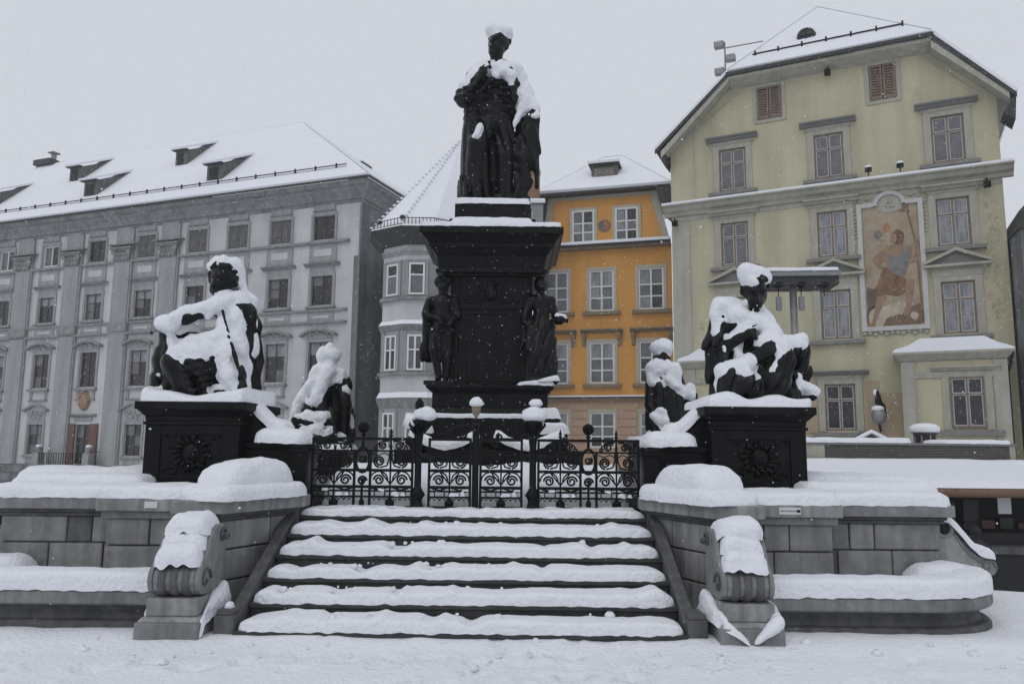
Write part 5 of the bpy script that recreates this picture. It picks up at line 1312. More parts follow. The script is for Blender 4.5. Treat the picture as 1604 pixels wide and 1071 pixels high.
bx('handrail', 'iron', lb, -24.33, -20.27, -.97, -.90, .781, .82); bx('handrail', 'iron', lb, -19.73, -18.9, -.97, -.90, .90, .94)

# ------------------------------------------------------------------ orange house
ob2 = thing('orange_house', 'narrow orange house with white windows and a snowy mansard roof, right of the monument', 'building', (8.884, 42.0, 0), R(-15.5))
ro = random.Random(5)
W2 = [(-6.32,), (-3.72,), (-.97,)]
ops = []; ws = []
for (c,) in W2:
    for (z0, h) in ((9.08, 2.36), (5.02, 2.32), (1.5, 1.95)): ops.append((c-.70, c+.70, z0, z0+h)); ws.append((c, z0, 1.40, h))
wall_grid(-7.3, .18, 4.3, 12.75, [o for o in ops if o[2] > 4.3]).build('wall', 'owall', ob2)
wall_grid(-7.3, .18, -3, 4.1, [o for o in ops if o[2] < 4.1]).build('lower_wall', 'salmon', ob2)
for k in range(8): bx('wall_groove', 'osill', ob2, -7.3, .17, -.004, -.002, .6+k*.42, .62+k*.42) if False else None
for r_ in range(7):                                       # channelled courses of the ground storey
    for a, b in ((-7.28,-7.08), (-5.5,-4.5), (-2.95,-1.75), (-.2,.16)): bx('channelled_block', 'salmon', ob2, a+.02, b-.02, -.05, -.003, .9+r_*.44, 1.31+r_*.44)
for (c, z0, w, h) in ws:
    window(ob2, c, z0, w, h, 'white', y=.02, rnd=ro, blind=ro.random() < .4)
    for a, b, c0, c1 in ((c-.86, c-.70, z0-.02, z0+h+.16), (c+.70, c+.86, z0-.02, z0+h+.16), (c-.699, c+.699, z0+h, z0+h+.16)): bx('window_surround', 'cream', ob2, a, b, -.05, -.003, c0, c1)
    if z0 > 4: bx('sill', 'osill', ob2, c-1.05, c+1.05, -.24, -.003, z0-.22, z0-.03)
    if 4 < z0 < 6:
        hood(ob2, c, 8.0, 2.35, 'osill', out=.42)
        for q in (-1, 1):
            m = MB(); m.profile_x([(0,7.83),(-.30,7.83),(-.28,7.6),(-.14,7.4),(-.10,7.15),(0,7.1)], c+q*1.0-.09, c+q*1.0+.09); m.build('bracket', 'osill', ob2)
bx('cornice', 'osill', ob2, -7.5, .15, -.42, -.003, 12.60, 12.74); bx('cornice', 'roofdark', ob2, -7.55, .15, -.62, -.003, 12.741, 12.83); bx('snow_cover', 'snow_far', ob2, -7.52, .15, -.60, -.01, 12.831, 13.0)
bx('cornice', 'osill', ob2, -7.5, .15, -.25, -.003, 4.10, 4.22); bx('cornice', 'roofdark', ob2, -7.5, .15, -.33, -.003, 4.221, 4.28); bx('snow_cover', 'snow_far', ob2, -7.48, .15, -.31, -.01, 4.281, 4.36)
m = MB(); m.prism([(-7.25,0,12.76),(.15,0,12.76),(-.65,0,16.0),(-6.75,0,16.0)], (0,.5,0)); m.build('gable_wall', 'cream', ob2)
m = MB(); m.prism([(-6.75,-.03,12.80),(-.25,-.03,12.80),(-.95,-.03,15.6),(-6.45,-.03,15.6)], (0,.028,0)); m.build('gable_panel', 'owall', ob2)
for c in (-4.74, -2.27):
    window(ob2, c, 13.02, 1.28, 1.92, 'white', y=-.12, rnd=ro)
    for a, b, c0, c1 in ((c-.80, c-.64, 13.0, 15.1), (c+.64, c+.80, 13.0, 15.1), (c-.639, c+.639, 14.94, 15.1)): bx('window_surround', 'cream', ob2, a, b, -.10, -.032, c0, c1)
dk = MB().lathe([(.001,-.07),(.30,-.07),(.30,-.035)], (-3.53,0,13.98), 24, 'y').build('round_sign', 'lside', ob2)
m = MB(); n = 18
pts = [(.30*math.cos(math.pi*(k/n)-.5), .30*math.sin(math.pi*(k/n)-.5)) for k in range(n+1)] + [(-.15*math.cos(-.5)+.15*math.cos(-.5+math.pi-math.pi*k/9), -.15*math.sin(-.5)+.15*math.sin(-.5+math.pi-math.pi*k/9)) for k in range(1, 9)]
pts += [(.15*math.cos(-.5)+.15*math.cos(-.5+math.pi+math.pi*k/9), .15*math.sin(-.5)+.15*math.sin(-.5+math.pi+math.pi*k/9)) for k in range(0, 9)]
M['signred'] = mat('faded_red_paint', (.36,.13,.08), .7, .1, 4, 0)
m.prism([(-3.53+x, -.078, 13.98+z) for x, z in pts], (0,.006,0)); m.build('swirl', 'signred', dk)
m = MB(); m.tube([(-3.53+.31*math.cos(a), -.07, 13.98+.31*math.sin(a)) for a in [2*math.pi*k/24 for k in range(25)]], .045, 6, cap=False); m.build('rim', 'osill', dk, smooth=True)
m = MB(); m.poly([(-7.3,-.55,15.95),(.2,-.55,15.95),(-2.9,3.2,19.1),(-4.0,3.2,19.1)]); m.poly([(.2,-.55,15.95),(.95,-.3,12.9),(.95,9,12.9),(.2,9,15.95)]); m.poly([(-7.3,-.55,15.95),(-7.3,9,15.95),(-8.1,9,12.9),(-8.1,-.3,12.9)])
m.poly([(.2,-.55,15.95),(.2,9,15.95),(-2.9,9,19.1),(-2.9,3.2,19.1)]); m.poly([(-7.3,-.55,15.95),(-4.0,3.2,19.1),(-4.0,9,19.1),(-7.3,9,15.95)])
rf = m.build('roof', 'roofdark', ob2)
bx('eave', 'roofdark', rf, -7.35, .25, -.62, .0, 15.82, 15.94)
P = [(-7.32,-.6,15.95),(.22,-.6,15.95),(-2.9,3.2,19.1),(-4.0,3.2,19.1)]; roof_snow(rf, P, .16)
roof_snow(rf, [(.22,-.6,15.95),(.22,9,15.95),(-2.9,9,19.1),(-2.9,3.2,19.1)], .14); roof_snow(rf, [(-7.32,9,15.95),(-7.32,-.6,15.95),(-4.0,3.2,19.1),(-4.0,9,19.1)], .14)
m = MB(); m.prism([(-7.3,-.58,15.9),(-6.85,-.58,15.9),(-7.25,-.58,12.9),(-7.9,-.58,12.9)], (0,.55,0)); m.prism([(-.6,-.58,15.9),(.22,-.58,15.9),(.9,-.58,12.9),(.0,-.58,12.9)], (0,.55,0)) if False else None
m.build('side_eave', 'roofdark', rf)
m = MB(); m.prism([(.25,-.62,15.93),(-.62,-.62,15.93),(-.2,-.62,14.4),(.25,-.62,13.9)], (0,.6,0)); m.build('side_eave', 'roofdark', rf)
ridge(rf, [(-7.32,-.6,15.92),(-4.0,3.2,19.1),(-2.9,3.2,19.1),(.22,-.6,15.92)], .022)
dm = bx('dormer', 'greywood', rf, -4.35, -2.85, .55, 2.4, 16.9, 17.75)
bx('window_frame', 'osill', dm, .2, 1.3, -.04, -.003, .12, .7); bx('pane', 'glass2', dm, .35, 1.15, -.06, -.042, .25, .6); bx('window_frame', 'roofdark', dm, -.15, 1.65, -.25, 1.9, .851, .92)
roof_snow(dm, [(-.2,-.3,.93),(1.7,-.3,.93),(1.25,2.4,1.75),(.25,2.4,1.75)], .14)

# ------------------------------------------------------------------ grey corner house with oriel
cb = thing('corner_house', 'light grey corner house with faceted oriel and steep snowy roof, behind the pedestal', 'building', (-4.7, 40.4, 0))
def C(x, y, z=0): return (x+4.7, y-40.4, z)
pl_ = [(-6.75,42.6),(-6.62,40.9),(-5.35,39.95),(-4.05,39.95),(-3.35,40.5),(1.2,41.2),(1.2,50),(-6.75,50)]
def ring(m, off, z0, z1, off1=None):
    cx, cy = -4.9, 43.0; off1 = off if off1 is None else off1
    a = [C(x+(x-cx)/math.hypot(x-cx,y-cy)*off, y+(y-cy)/math.hypot(x-cx,y-cy)*off, z0) for x, y in pl_]; b = [C(x+(x-cx)/math.hypot(x-cx,y-cy)*off1, y+(y-cy)/math.hypot(x-cx,y-cy)*off1, z1) for x, y in pl_]
    n = len(a); i0 = len(m.v); m.v += a+b
    for i in range(n): j = (i+1) % n; m.f.append((i0+i, i0+j, i0+n+j, i0+n+i))
    m.f.append(tuple(range(i0, i0+n))[::-1]); m.f.append(tuple(range(i0+n, i0+2*n)))
    return m
ring(MB(), 0, -3, 12.0).build('wall', 'lwall', cb)
for z in (11.22, 7.40, 3.42):
    pass
for (z0, z1) in ((9.25, 11.2), (5.3, 7.42), (1.2, 3.42)): ring(MB(), .03, z0, z1).build('window_zone', 'lpil', cb)
for (z0, z1, o0, o1) in ((9.05,9.22,.22,.22), (5.12,5.28,.22,.22), (7.45,7.75,.06,.28), (3.45,3.95,.06,.30)): ring(MB(), o0, z0, z1, o1).build('ledge', 'lcorn', cb)
for (z0, z1) in ((7.76,8.0), (3.96,4.25)): ring(MB(), .24, z0, z1, .05).build('snow_cover', 'snow_far', cb)
ring(MB(), .10, 11.5, 11.62).build('moulding', 'ltrim', cb); ring(MB(), .16, 11.62, 11.75).build('moulding', 'ltrim', cb)
rc = random.Random(9)
for (p, q) in (((-6.62,40.9),(-5.35,39.95)), ((-5.35,39.95),(-4.05,39.95))):
    d = Vector((q[0]-p[0], q[1]-p[1])); ln = d.length; ang = math.atan2(d.y, d.x); mid = Vector(((p[0]+q[0])/2, (p[1]+q[1])/2)); nn = Vector((d.y, -d.x)).normalized()
    for zi, (z0, h) in enumerate(((9.32, 1.7), (5.36, 1.86), (1.3, 1.9))):
        o = mid+nn*.13
        window(cb, 0, 0, .84, h, 'tower' if zi == 0 else 'tower2', rnd=rc, rz=ang, org=C(o.x, o.y, z0))
        for k in (-1, 1):
            m = MB(); a = mid+nn*.06+d.normalized()*(k*.52)
            m.box(-.07, .07, -.06, .05, -.05, h+.15); m.build('window_surround', 'lpil', cb, loc=C(a.x, a.y, z0), rz=ang)
ev = ring(MB(), .15, 12.0, 12.75, .95); ev.build('eave', 'roofdark', cb)
m = MB(); cx, cy = -4.9, 43.0
ea = [C(x+(x-cx)/math.hypot(x-cx,y-cy)*1.0, y+(y-cy)/math.hypot(x-cx,y-cy)*1.0, 12.76) for x, y in pl_]
ap0, ap1 = C(-2.9,44.6,19.6), C(.1,45.2,19.4)
i0 = len(m.v); m.v += ea+[ap0, ap1]
for i, (j, tgt) in enumerate([(1,8),(2,8),(3,8),(4,8),(5,None),(6,9),(7,None),(0,8)]):
    if tgt: m.f.append((i, j, tgt))
    else: m.f.append((i, j, 9, 8) if i == 4 else (i, j, 8, 9))
rf = m.build('roof', 'snow_far', cb)
m = MB()
for k in range(26):
    t_ = (k+.5)/26
    for e in (ea[1], ea[2]): p = Vector(e).lerp(Vector(ap0), t_); m.ell(tuple(p+Vector((-.03,-.08,.04))), (.10,.10,.06), 6, 4)
m.build('ridge_tiles', 'snow_far', rf, kind='stuff')
m = MB()
for (p, q) in ((ea[1], ea[2]), (ea[2], ea[3]), (ea[3], ea[4])):
    p, q = Vector(p), Vector(q)
    for zz in (.12, .45): m.tube([p+Vector((0,.12,zz)), q+Vector((0,.12,zz))], .022, 5)
    for k in range(9): w_ = p.lerp(q, k/9)+Vector((0,.12,0)); m.tube([w_, w_+Vector((0,0,.48))], .02, 5)
m.build('snow_guard', 'iron', rf)
m = MB(); m.ell(tuple(Vector(ea[1]).lerp(Vector(ap0), .06)+Vector((.2,-.1,.1))), (.16,.16,.12)); m.ell(tuple(Vector(ea[2]).lerp(Vector(ap0), .06)+Vector((-.1,-.1,.1))), (.16,.16,.12)); m.build('roof_hook', 'roofdark', rf, smooth=True)
bx('chimney', 'brick', rf, C(1.05,0)[0], C(1.75,0)[0], 1.0, 1.9, 13.2, 16.6); bx('snow_cap', 'snow_far', rf, C(1.0,0)[0], C(1.8,0)[0], .95, 1.95, 16.601, 16.75)
sd = bx('stair_dormer', 'zinc', rf, C(1.05,0)[0], C(1.9,0)[0], -.1, .8, 12.9, 14.4); roof_snow(sd, [(-.1,-.15,1.5),(.95,-.15,1.5),(.95,1.0,1.95),(-.1,1.0,1.95)], .16)

# ------------------------------------------------------------------ yellow house with wall painting, right
yb = thing('yellow_house', 'tall yellow gabled house with a framed wall painting at right', 'building', (8.076, 38.0, 0), R(-26))
ry = random.Random(8)
ops = []; ws = []
for c in (3.25, 7.62, 12.45):
    for (z0, h, sty) in ((13.98, 2.10, 'brown'), (10.24, 2.12, 'brown1' if c > 5 else 'brown'), (6.44, 2.24, 'brown1'), (2.36, 2.06, 'browndark')):
        if z0 < 3 and c != 7.62: continue
        if z0 == 6.44 and c == 3.25: pass
        ops.append((c-.63, c+.63, z0, z0+h)); ws.append((c, z0, 1.26, h, sty))
wall_grid(.2, 14.35, -3, 16.7, ops).build('wall', 'ywall', yb)
m = MB(); m.prism([(.2,0,16.7),(14.35,0,16.7),(12.1,0,19.5),(3.14,0,19.5)], (0,.4,0)); m.build('gable_wall', 'ywall', yb)
m = MB(); m.poly([(.2,0,-3),(.2,0,16.7),(.2,14,16.7),(.2,14,-3)]); m.poly([(14.35,0,-3),(14.35,14,-3),(14.35,14,16.7),(14.35,0,16.7)]); m.build('side_wall', 'ywall', yb)
for (c, z0, w, h, sty) in ws:
    window(yb, c, z0, w, h, sty, y=.03, rnd=ry)
    for a, b, c0, c1 in ((c-.92, c-.64, z0-.05, z0+h+.22), (c+.64, c+.92, z0-.05, z0+h+.22), (c-.638, c+.638, z0+h+.002, z0+h+.22)): bx('window_surround', 'ytrim', yb, a, b, -.06, -.003, c0, c1)
    bx('sill', 'ysill', yb, c-1.15, c+1.15, -.24, -.003, z0-.24, z0-.08)
    if z0 > 13 or z0 == 2.36: hood(yb, c, z0+h+.55, 2.45, 'ysill', out=.42); bx('frieze', 'ytrim', yb, c-.98, c+.98, -.08, -.003, z0+h+.225, z0+h+.38)
    elif z0 > 10: hood(yb, c, z0+h+.52, 2.35, 'ytrim', out=.42); bx('frieze', 'ytrim', yb, c-.98, c+.98, -.08, -.003, z0+h+.225, z0+h+.35)
    else:                                                # triangular pediment
        m = MB(); zp = z0+h+.62; w_ = 1.27
        m.prism([(c-w_,-.32,zp),(c+w_,-.32,zp),(c+w_,-.32,zp+.10),(c-w_,-.32,zp+.10)], (0,.317,0))
        for q in (-1, 1): m.prism([(c+q*w_,-.34,zp+.10),(c,-.34,zp+.66),(c,-.34,zp+.80),(c+q*w_,-.34,zp+.22)][::q], (0,.338,0))
        pd = m.build('pediment', 'ytrim', yb)
        m = MB(); m.prism([(c-w_*.85,-.10,zp+.10),(c+w_*.85,-.10,zp+.10),(c,-.10,zp+.62)], (0,.09,0)); m.build('tympanum', 'ysill', pd)
        bx('frieze', 'ytrim', yb, c-.95, c+.95, -.07, -.003, z0+h+.225, z0+h+.50)
    if z0 == 2.36:
        for q in (-1, 1): bx('folded_shutter', 'ybase', yb, c+q*1.25-.30, c+q*1.25+.30, -.05, -.003, z0-.1, z0+h+.1)
# cornice under the gable
m = MB(); m.profile_x([(0,12.95),(-.12,12.98),(-.16,13.12),(-.34,13.2),(-.44,13.36),(-.62,13.40),(-.62,13.46),(0,13.52)], -.15, 14.75); m.build('cornice', 'ytrim', yb)
m = MB(); m.profile_x([(0,13.52),(-.62,13.465),(-.63,13.56),(-.3,13.66),(0,13.68)], -.15, 14.75); m.build('snow_cover', 'snow_far', yb)
bx('frieze_band', 'ytrim', yb, .2, 14.35, -.03, -.002, 12.72, 12.9)
bx('corner_strip', 'ytrim', yb, .21, 1.1, -.04, -.002, -3, 12.7)
for pts in ([(1.35,-.02,13.95),(1.42,-.02,13.95),(1.42,-.02,17.2),(1.35,-.02,17.25)], [(1.35,-.02,17.2),(3.9,-.02,19.0),(3.9,-.02,19.08),(1.35,-.02,17.3)], [(11.6,-.02,19.0),(13.4,-.02,17.2),(13.4,-.02,17.3),(11.6,-.02,19.1)], [(13.35,-.02,13.95),(13.42,-.02,13.95),(13.42,-.02,17.2),(13.35,-.02,17.25)]):
    m = MB(); m.prism(pts, (0,.018,0)); m.build('plaster_line', 'ytrim', yb)
for (a, b, z0, z1) in ((4.5,5.63,17.3,18.9), (9.47,10.57,17.3,18.95)):
    vt = bx('shutter_frame', 'ytrim', yb, a-.18, b+.18, -.05, -.003, z0-.18, z1+.18)
    for q in range(2):
        x0 = a+q*(b-a)/2+.02; x1 = x0+(b-a)/2-.04
        m = MB(); hh = z1-z0; ox, oy, oz = a-.18, -.05, z0-.18
        m.box(x0-ox, x0-ox+.08, -.06, -.002, .18, .18+hh); m.box(x1-ox-.08, x1-ox, -.06, -.002, .18, .18+hh); m.box(x0-ox+.081, x1-ox-.081, -.06, -.002, .18, .28); m.box(x0-ox+.081, x1-ox-.081, -.06, -.002, .08+hh, .18+hh)
        for k in range(11):
            zz = .30+k*(hh-.24)/11; m.prism([(x0-ox+.08,-.055,zz),(x1-ox-.08,-.055,zz),(x1-ox-.08,-.012,zz+.10),(x0-ox+.08,-.012,zz+.10)], (0,-.004,-.02))
        m.build('louvred_shutter', 'brownwood', vt)
    bx('dark_opening', 'black', vt, .18, b-a+.18, -.008, -.003, .18, z1-z0+.18)
# clipped-gable roof: two long slopes and a small hip over the front
o_ = -.75
rfp = [((-.35,o_,16.35),(3.28,o_,19.65),(7.3,2.2,23.5),(7.3,16,23.5),(-.35,16,16.35)), ((14.95,o_,16.35),(14.95,16,16.35),(7.3,16,23.5),(7.3,2.2,23.5),(12.05,o_,19.62)), ((3.28,o_,19.65),(12.05,o_,19.62),(7.3,2.2,23.5))]
m = MB()
for p in rfp: m.poly(p)
rf = m.build('roof', 'roofdark', yb)
for p in rfp: roof_snow(rf, p, .16)
ridge(rf, [(3.28,o_,19.65),(7.3,2.2,23.5),(12.05,o_,19.62)], .022)
for (a, b) in (((-.40,16.28),(3.25,19.60)), ((12.08,19.56),(15.0,16.28))):
    m = MB(); m.prism([(a[0],o_-.03,a[1]-.16),(b[0],o_-.03,b[1]-.16),(b[0],o_-.03,b[1]+.04),(a[0],o_-.03,a[1]+.04)], (0,.06,0)); m.build('verge_board', 'roofdark', rf)
m = MB(); m.box(3.2, 12.12, o_-.10, o_+.02, 19.50, 19.66); m.build('gutter', 'roofdark', rf)
m = MB()
for (a, b) in (((-.1,16.25),(3.3,19.35)), ((12.0,19.35),(14.75,16.25))):
    m.prism([(a[0],o_+.04,a[1]-.35),(b[0],o_+.04,b[1]-.12),(b[0],o_+.04,b[1]+.16),(a[0],o_+.04,a[1]+.0)], (0,.70,0))
m.prism([(3.3,o_+.04,19.34),(12.0,o_+.04,19.34),(12.0,-.005,19.10),(3.3,-.005,19.10)], (0,0,.14)); m.build('eave_soffit', 'ytrim', rf)
m = MB(); m.prism([(14.5,o_+.1,15.6),(15.0,o_+.1,16.4),(14.9,o_+.1,15.2)], (0,1.2,0)); m.build('eave_end', 'roofdark', rf); m = MB(); m.prism([(.1,o_+.1,15.4),(-.4,o_+.1,16.3),(.1,o_+.1,16.3)], (0,1.0,0)); m.build('eave_end', 'roofdark', rf)
for zz, yy in ((.25,-.30), (.42,-.30)): bx('snow_guard_rail', 'iron', rf, 4.4, 11.0, yy, yy+.05, 20.15+zz, 20.2+zz)
for k in range(7): bx('snow_guard_post', 'iron', rf, 4.5+k*1.07, 4.58+k*1.07, -.33, -.24, 20.05, 20.72)
m = MB(); m.lathe([(.30,-.25),(.42,-.2),(.46,.0),(.40,.3)], (6.85,.35,21.2), 18, 'y'); oc = m.build('round_dormer', 'roofdark', rf, smooth=True)
MB().lathe([(.001,-.22),(.31,-.22),(.31,-.18)], (6.85,.35,21.2), 18, 'y').build('pane', 'glass', oc)
m = MB(); m.box(6.83, 6.87, .08, .12, 20.9, 21.5); m.box(6.55, 7.15, .08, .12, 21.18, 21.22); m.build('glazing_bar', 'iron', oc)
m = MB(); m.lathe([(.40,-.1),(.56,.0),(.5,.5),(.3,1.2)], (6.85,.5,21.28), 18, 'y'); m.build('snow_cover', 'snow_far', oc, smooth=True)
# wall painting with stucco frame
mu = bpy.data.objects.new('wall_painting', MB().box(8.86, 11.12, -.03, -.003, 6.9, 12.3).mesh('wall_painting', mat('fresco_ground', (.31,.245,.17), .9, .25, 1.1, .1, 8, dirt=((.37,.31,.235), .9, .45, .7)))); COL.objects.link(mu); mu.parent = yb
FC_ = {'flesh': mat('fresco_flesh', (.26,.175,.115), .9, .25, 3, 0), 'flesh2': mat('fresco_child', (.38,.29,.21), .9, .2, 3, 0), 'tunic': mat('fresco_rust', (.18,.105,.065), .9, .4, 3, 0), 'blue': mat('fresco_slate', (.17,.165,.16), .9, .35, 3, 0), 'earth': mat('fresco_earth', (.17,.115,.075), .9, .35, 2, 0), 'hill': mat('fresco_dark', (.12,.10,.085), .9, .3, 2, 0), 'hair': mat('fresco_hair', (.155,.085,.055), .9, .3, 6, 0), 'pale': mat('fresco_pale', (.40,.345,.27), .9, .25, 2, 0), 'orange': mat('fresco_orange', (.36,.19,.09), .9, .3, 4, 0), 'green': mat('fresco_staff', (.20,.13,.08), .9, .25, 5, 0)}
def paint(name, key, pts, lay):
    if lay > 2 and 'flower' not in name: pts = [(395+(x-395)*1.1, 680+(y-680)*1.06) for x, y in pts]
    def q(p): return (8.86+(p[0]-155)/(605-155)*2.26+ (p[1]-580)*-.00028, -.03-.004*lay, 12.3-(p[1]-185)/(985-185)*5.4)
    P = [q(p) for p in pts]; n = len(P); sm = []
    for i in range(n):                                   # rounded outline
        a, b, c, d = (Vector(P[(i+k-1) % n]) for k in range(4))
        for t_ in (0, .25, .5, .75):
            v = .5*((2*b)+(c-a)*t_+(2*a-5*b+4*c-d)*t_*t_+(3*b-a-3*c+d)*t_**3); sm.append(tuple(v))
    m = MB(); m.prism(sm, (0,.0035,0)); return m.build(name, FC_[key], mu)
paint('painted_ground', 'earth', [(190,860),(330,850),(480,880),(600,850),(615,975),(420,985),(205,990)], 1)
paint('painted_water', 'pale', [(205,880),(330,850),(470,830),(480,900),(340,930),(300,985),(210,990)], 2)
paint('painted_hill', 'hill', [(180,730),(235,735),(280,700),(300,780),(330,800),(250,860),(190,870)], 1)
paint('painted_staff', 'green', [(485,255),(500,262),(530,360),(555,450),(575,620),(595,900),(583,900),(560,620),(540,460),(515,360)], 3)
paint('painted_foliage', 'green', [(430,200),(450,225),(470,190),(480,225),(510,195),(500,240),(515,265),(475,262),(440,255)], 3)
paint('painted_back_leg', 'flesh', [(270,760),(330,770),(310,840),(270,920),(250,990),(205,990),(235,930),(255,860)], 3)
paint('painted_front_leg', 'flesh', [(470,700),(530,690),(535,760),(505,860),(500,900),(460,905),(480,830),(470,760)], 3)
paint('painted_tunic', 'tunic', [(330,600),(390,640),(470,670),(475,760),(420,785),(330,770),(265,775),(280,690)], 4)
paint('painted_arm', 'flesh', [(320,490),(350,500),(335,560),(300,585),(330,600),(300,610),(245,560),(250,525)], 3)
paint('painted_far_arm', 'flesh', [(490,480),(525,500),(520,560),(545,520),(540,450),(565,440),(580,500),(570,570),(500,585),(488,540)], 4)
paint('painted_torso', 'flesh', [(340,480),(400,465),(490,475),(500,560),(470,640),(390,620),(340,580)], 4)
paint('painted_drape', 'blue', [(350,520),(430,540),(500,475),(505,560),(475,650),(430,665),(370,620)], 5)
paint('painted_head', 'hair', [(385,395),(420,370),(460,385),(468,430),(450,465),(400,460),(380,425)], 6)
paint('painted_face', 'flesh', [(380,405),(405,395),(415,430),(400,458),(382,440)], 7)
paint('painted_child', 'flesh2', [(330,380),(355,372),(372,400),(365,470),(340,460),(300,460),(330,430),(290,420),(320,400)], 5)
paint('painted_child_head', 'orange', [(322,335),(345,322),(368,335),(365,368),(340,378),(322,362)], 6)
paint('painted_orb', 'blue', [(250,385),(275,362),(305,378),(300,405),(275,416),(255,408)], 6)
paint('painted_flower', 'pale', [(520,915),(545,900),(578,915),(570,945),(545,950),(525,935)], 3)
m = MB(); m.box(8.66, 8.858, -.12, -.003, 6.7, 12.5); m.box(11.122, 11.32, -.12, -.003, 6.7, 12.5); m.box(8.859, 11.121, -.12, -.003, 6.7, 6.898); m.box(8.859, 9.35, -.12, -.003, 12.302, 12.5); m.box(10.65, 11.121, -.12, -.003, 12.302, 12.5)
n = 16; ar = [(10.0+.66*math.cos(math.pi*k/n), 12.35+.62*math.sin(math.pi*k/n)) for k in range(n+1)]; ai = [(10.0+.50*math.cos(math.pi*k/n), 12.35+.46*math.sin(math.pi*k/n)) for k in range(n+1)]
for k in range(n): m.prism([(ar[k][0],-.13,ar[k][1]),(ai[k][0],-.13,ai[k][1]),(ai[k+1][0],-.13,ai[k+1][1]),(ar[k+1][0],-.13,ar[k+1][1])], (0,.126,0))
M['stucco'] = mat('pale_stucco', (.46,.455,.44), .9, .08, 4, .15, 12)
m.build('painting_frame', 'stucco', yb)
m = MB(); m.prism([(x,-.05,z) for x, z in ai]+[(9.5,-.05,12.1),(10.0,-.05,12.0),(10.5,-.05,12.1)], (0,.045,0)); m.build('lunette', 'ytrim', yb)
m = MB()
for k in range(7): m.ell((9.85+.05*k, -.07, 12.35+.12*math.sin(k*2.0)), (.07,.04,.09), 7, 5)
for q in (-1, 1):
    for k in range(10): m.ell((10+q*(.78+.07*k), -.04, 12.72+.10*math.sin(k*1.3)-.03*k), (.08,.05,.07), 7, 5)
for k in range(12): m.ell((8.75+k*.22, -.05, 6.60+.05*math.sin(k*2.6)), (.12,.06,.09), 7, 5)
for k in range(8):
    for x in (8.6, 11.4): m.ell((x, -.04, 11.0+k*.18), (.06,.05,.06), 6, 4)
m.build('stucco_ornament', 'ytrim', yb, smooth=True, kind='stuff')
# oriels
def oriel(u0, u1, win):
    w_ = u1-u0; orl = bx('oriel', 'ywall', yb, u0, u1, -1.0, -.004, -.5, 5.2)
    m = MB(); m.box(-.05, w_+.05, -.06, .99, 5.0, 5.25); m.profile_x([(.98,5.70),(.98,5.751),(-.28,5.97),(-.28,6.02),(.98,6.24)], -.3, w_+.3) if False else None
    m.frus((w_/2,.47),(w_/2+.05,.50),5.71,(w_/2,.42),(w_/2+.30,.75),5.98); m.box(-.32, w_+.32, -.35, .98, 5.981, 6.06)
    m.box(-.06, .45, -.07, -.003, .5, 5.69) ; m.box(w_-.45, w_+.06, -.07, -.003, .5, 5.69)
    cn = m.build('oriel_cornice', 'ytrim', orl)
    for me_ in (m,): pass
    n = 14; pts = [(-.34,6.062)]+[(-.34+.12*k/3, 6.10+.05*k) for k in range(3)]+[(.25,6.35),(.7,6.62),(w_-.7,6.62),(w_-.25,6.35),(w_+.30,6.14),(w_+.34,6.062)]
    m = MB(); m.prism([(x,-.36,z) for x, z in pts], (0,1.34,0)); m.build('snow_cover', 'snow_far', orl, bevel=.06)
    if win:
        wi = window(orl, 0, 0, 1.22, 2.06, 'browndark', rnd=ry, org=(12.45-u0, -.10, 2.95))
        for a, b, c0, c1 in ((-.89,-.62,2.86,5.15), (.62,.89,2.86,5.15), (-.619,.619,5.02,5.15)): bx('window_surround', 'ytrim', orl, 12.45-u0+a, 12.45-u0+b, -.05, -.003, c0, c1)
        hood(orl, 12.45-u0, 5.42, 2.5, 'ytrim', out=.25); bx('sill', 'ysill', orl, 12.45-u0-1.2, 12.45-u0+1.2, -.16, -.003, 2.62, 2.84)
        m = MB(); m.tube([(w_+.3,.2,5.98),(w_+.25,.5,5.6),(w_+.14,.7,5.2),(w_+.14,.7,.5)], .06, 8); m.build('downpipe', 'roofdark', orl, smooth=True)
# shift so that the oriel box starts at the right height
oriel(10.15, 13.85, True); oriel(1.0, 4.2, False)
for o in [o for o in bpy.data.objects if o.parent and o.parent.name.startswith('oriel') and o.name.startswith('window_surround')]: pass
bx('lower_band', 'ybase', yb, 4.3, 6.68, -.02, -.002, -3, 4.0); bx('lower_band', 'ybase', yb, 8.56, 10.1, -.02, -.002, -3, 4.0)
rp_ = random.Random(17)
for (u_, z_, w_, h_, n_) in ((13.8,9.2,.28,2.2,60), (13.9,11.3,.25,.8,18), (1.6,7.4,.4,.25,8)):
    for q in range(n_):                                   # flaked spots of the plaster
        cu, cz, rr_ = u_+rp_.uniform(-w_, w_), z_+rp_.uniform(-h_, h_), rp_.uniform(.03, .13)
        m = MB(); m.prism([(cu+rr_*math.cos(a)*rp_.uniform(.4,1.0), -.006-.0001*q, cz+1.5*rr_*math.sin(a)*rp_.uniform(.4,1.0)) for a in [2*math.pi*k/11 for k in range(11)]], (0,.004,0)); m.build('peeling_patch', 'peel', yb)
for (u_, z_) in ((9.25,13.66), (10.52,13.66)):
    m = MB(); m.tube([(u_,-.45,z_),(u_,-.45,z_+.25)], .03, 6); m.box(u_-.14, u_+.14, -.62, -.42, z_+.18, z_+.34); fl = m.build('floodlight', 'iron', yb); m = MB(); m.ell((u_,-.5,z_+.39), (.16,.14,.09)); m.build('snow_cap', 'snow_far', fl, smooth=True)
for (u_, z_) in ((.45,12.85), (13.75,12.95), (7.75,19.2)):
    m = MB(); m.tube([(u_,-.35,z_),(u_,-.35,z_-.2)], .03, 6); m.box(u_-.13, u_+.13, -.5, -.25, z_-.42, z_-.18); m.build('facade_lamp', 'iron', yb, smooth=True)
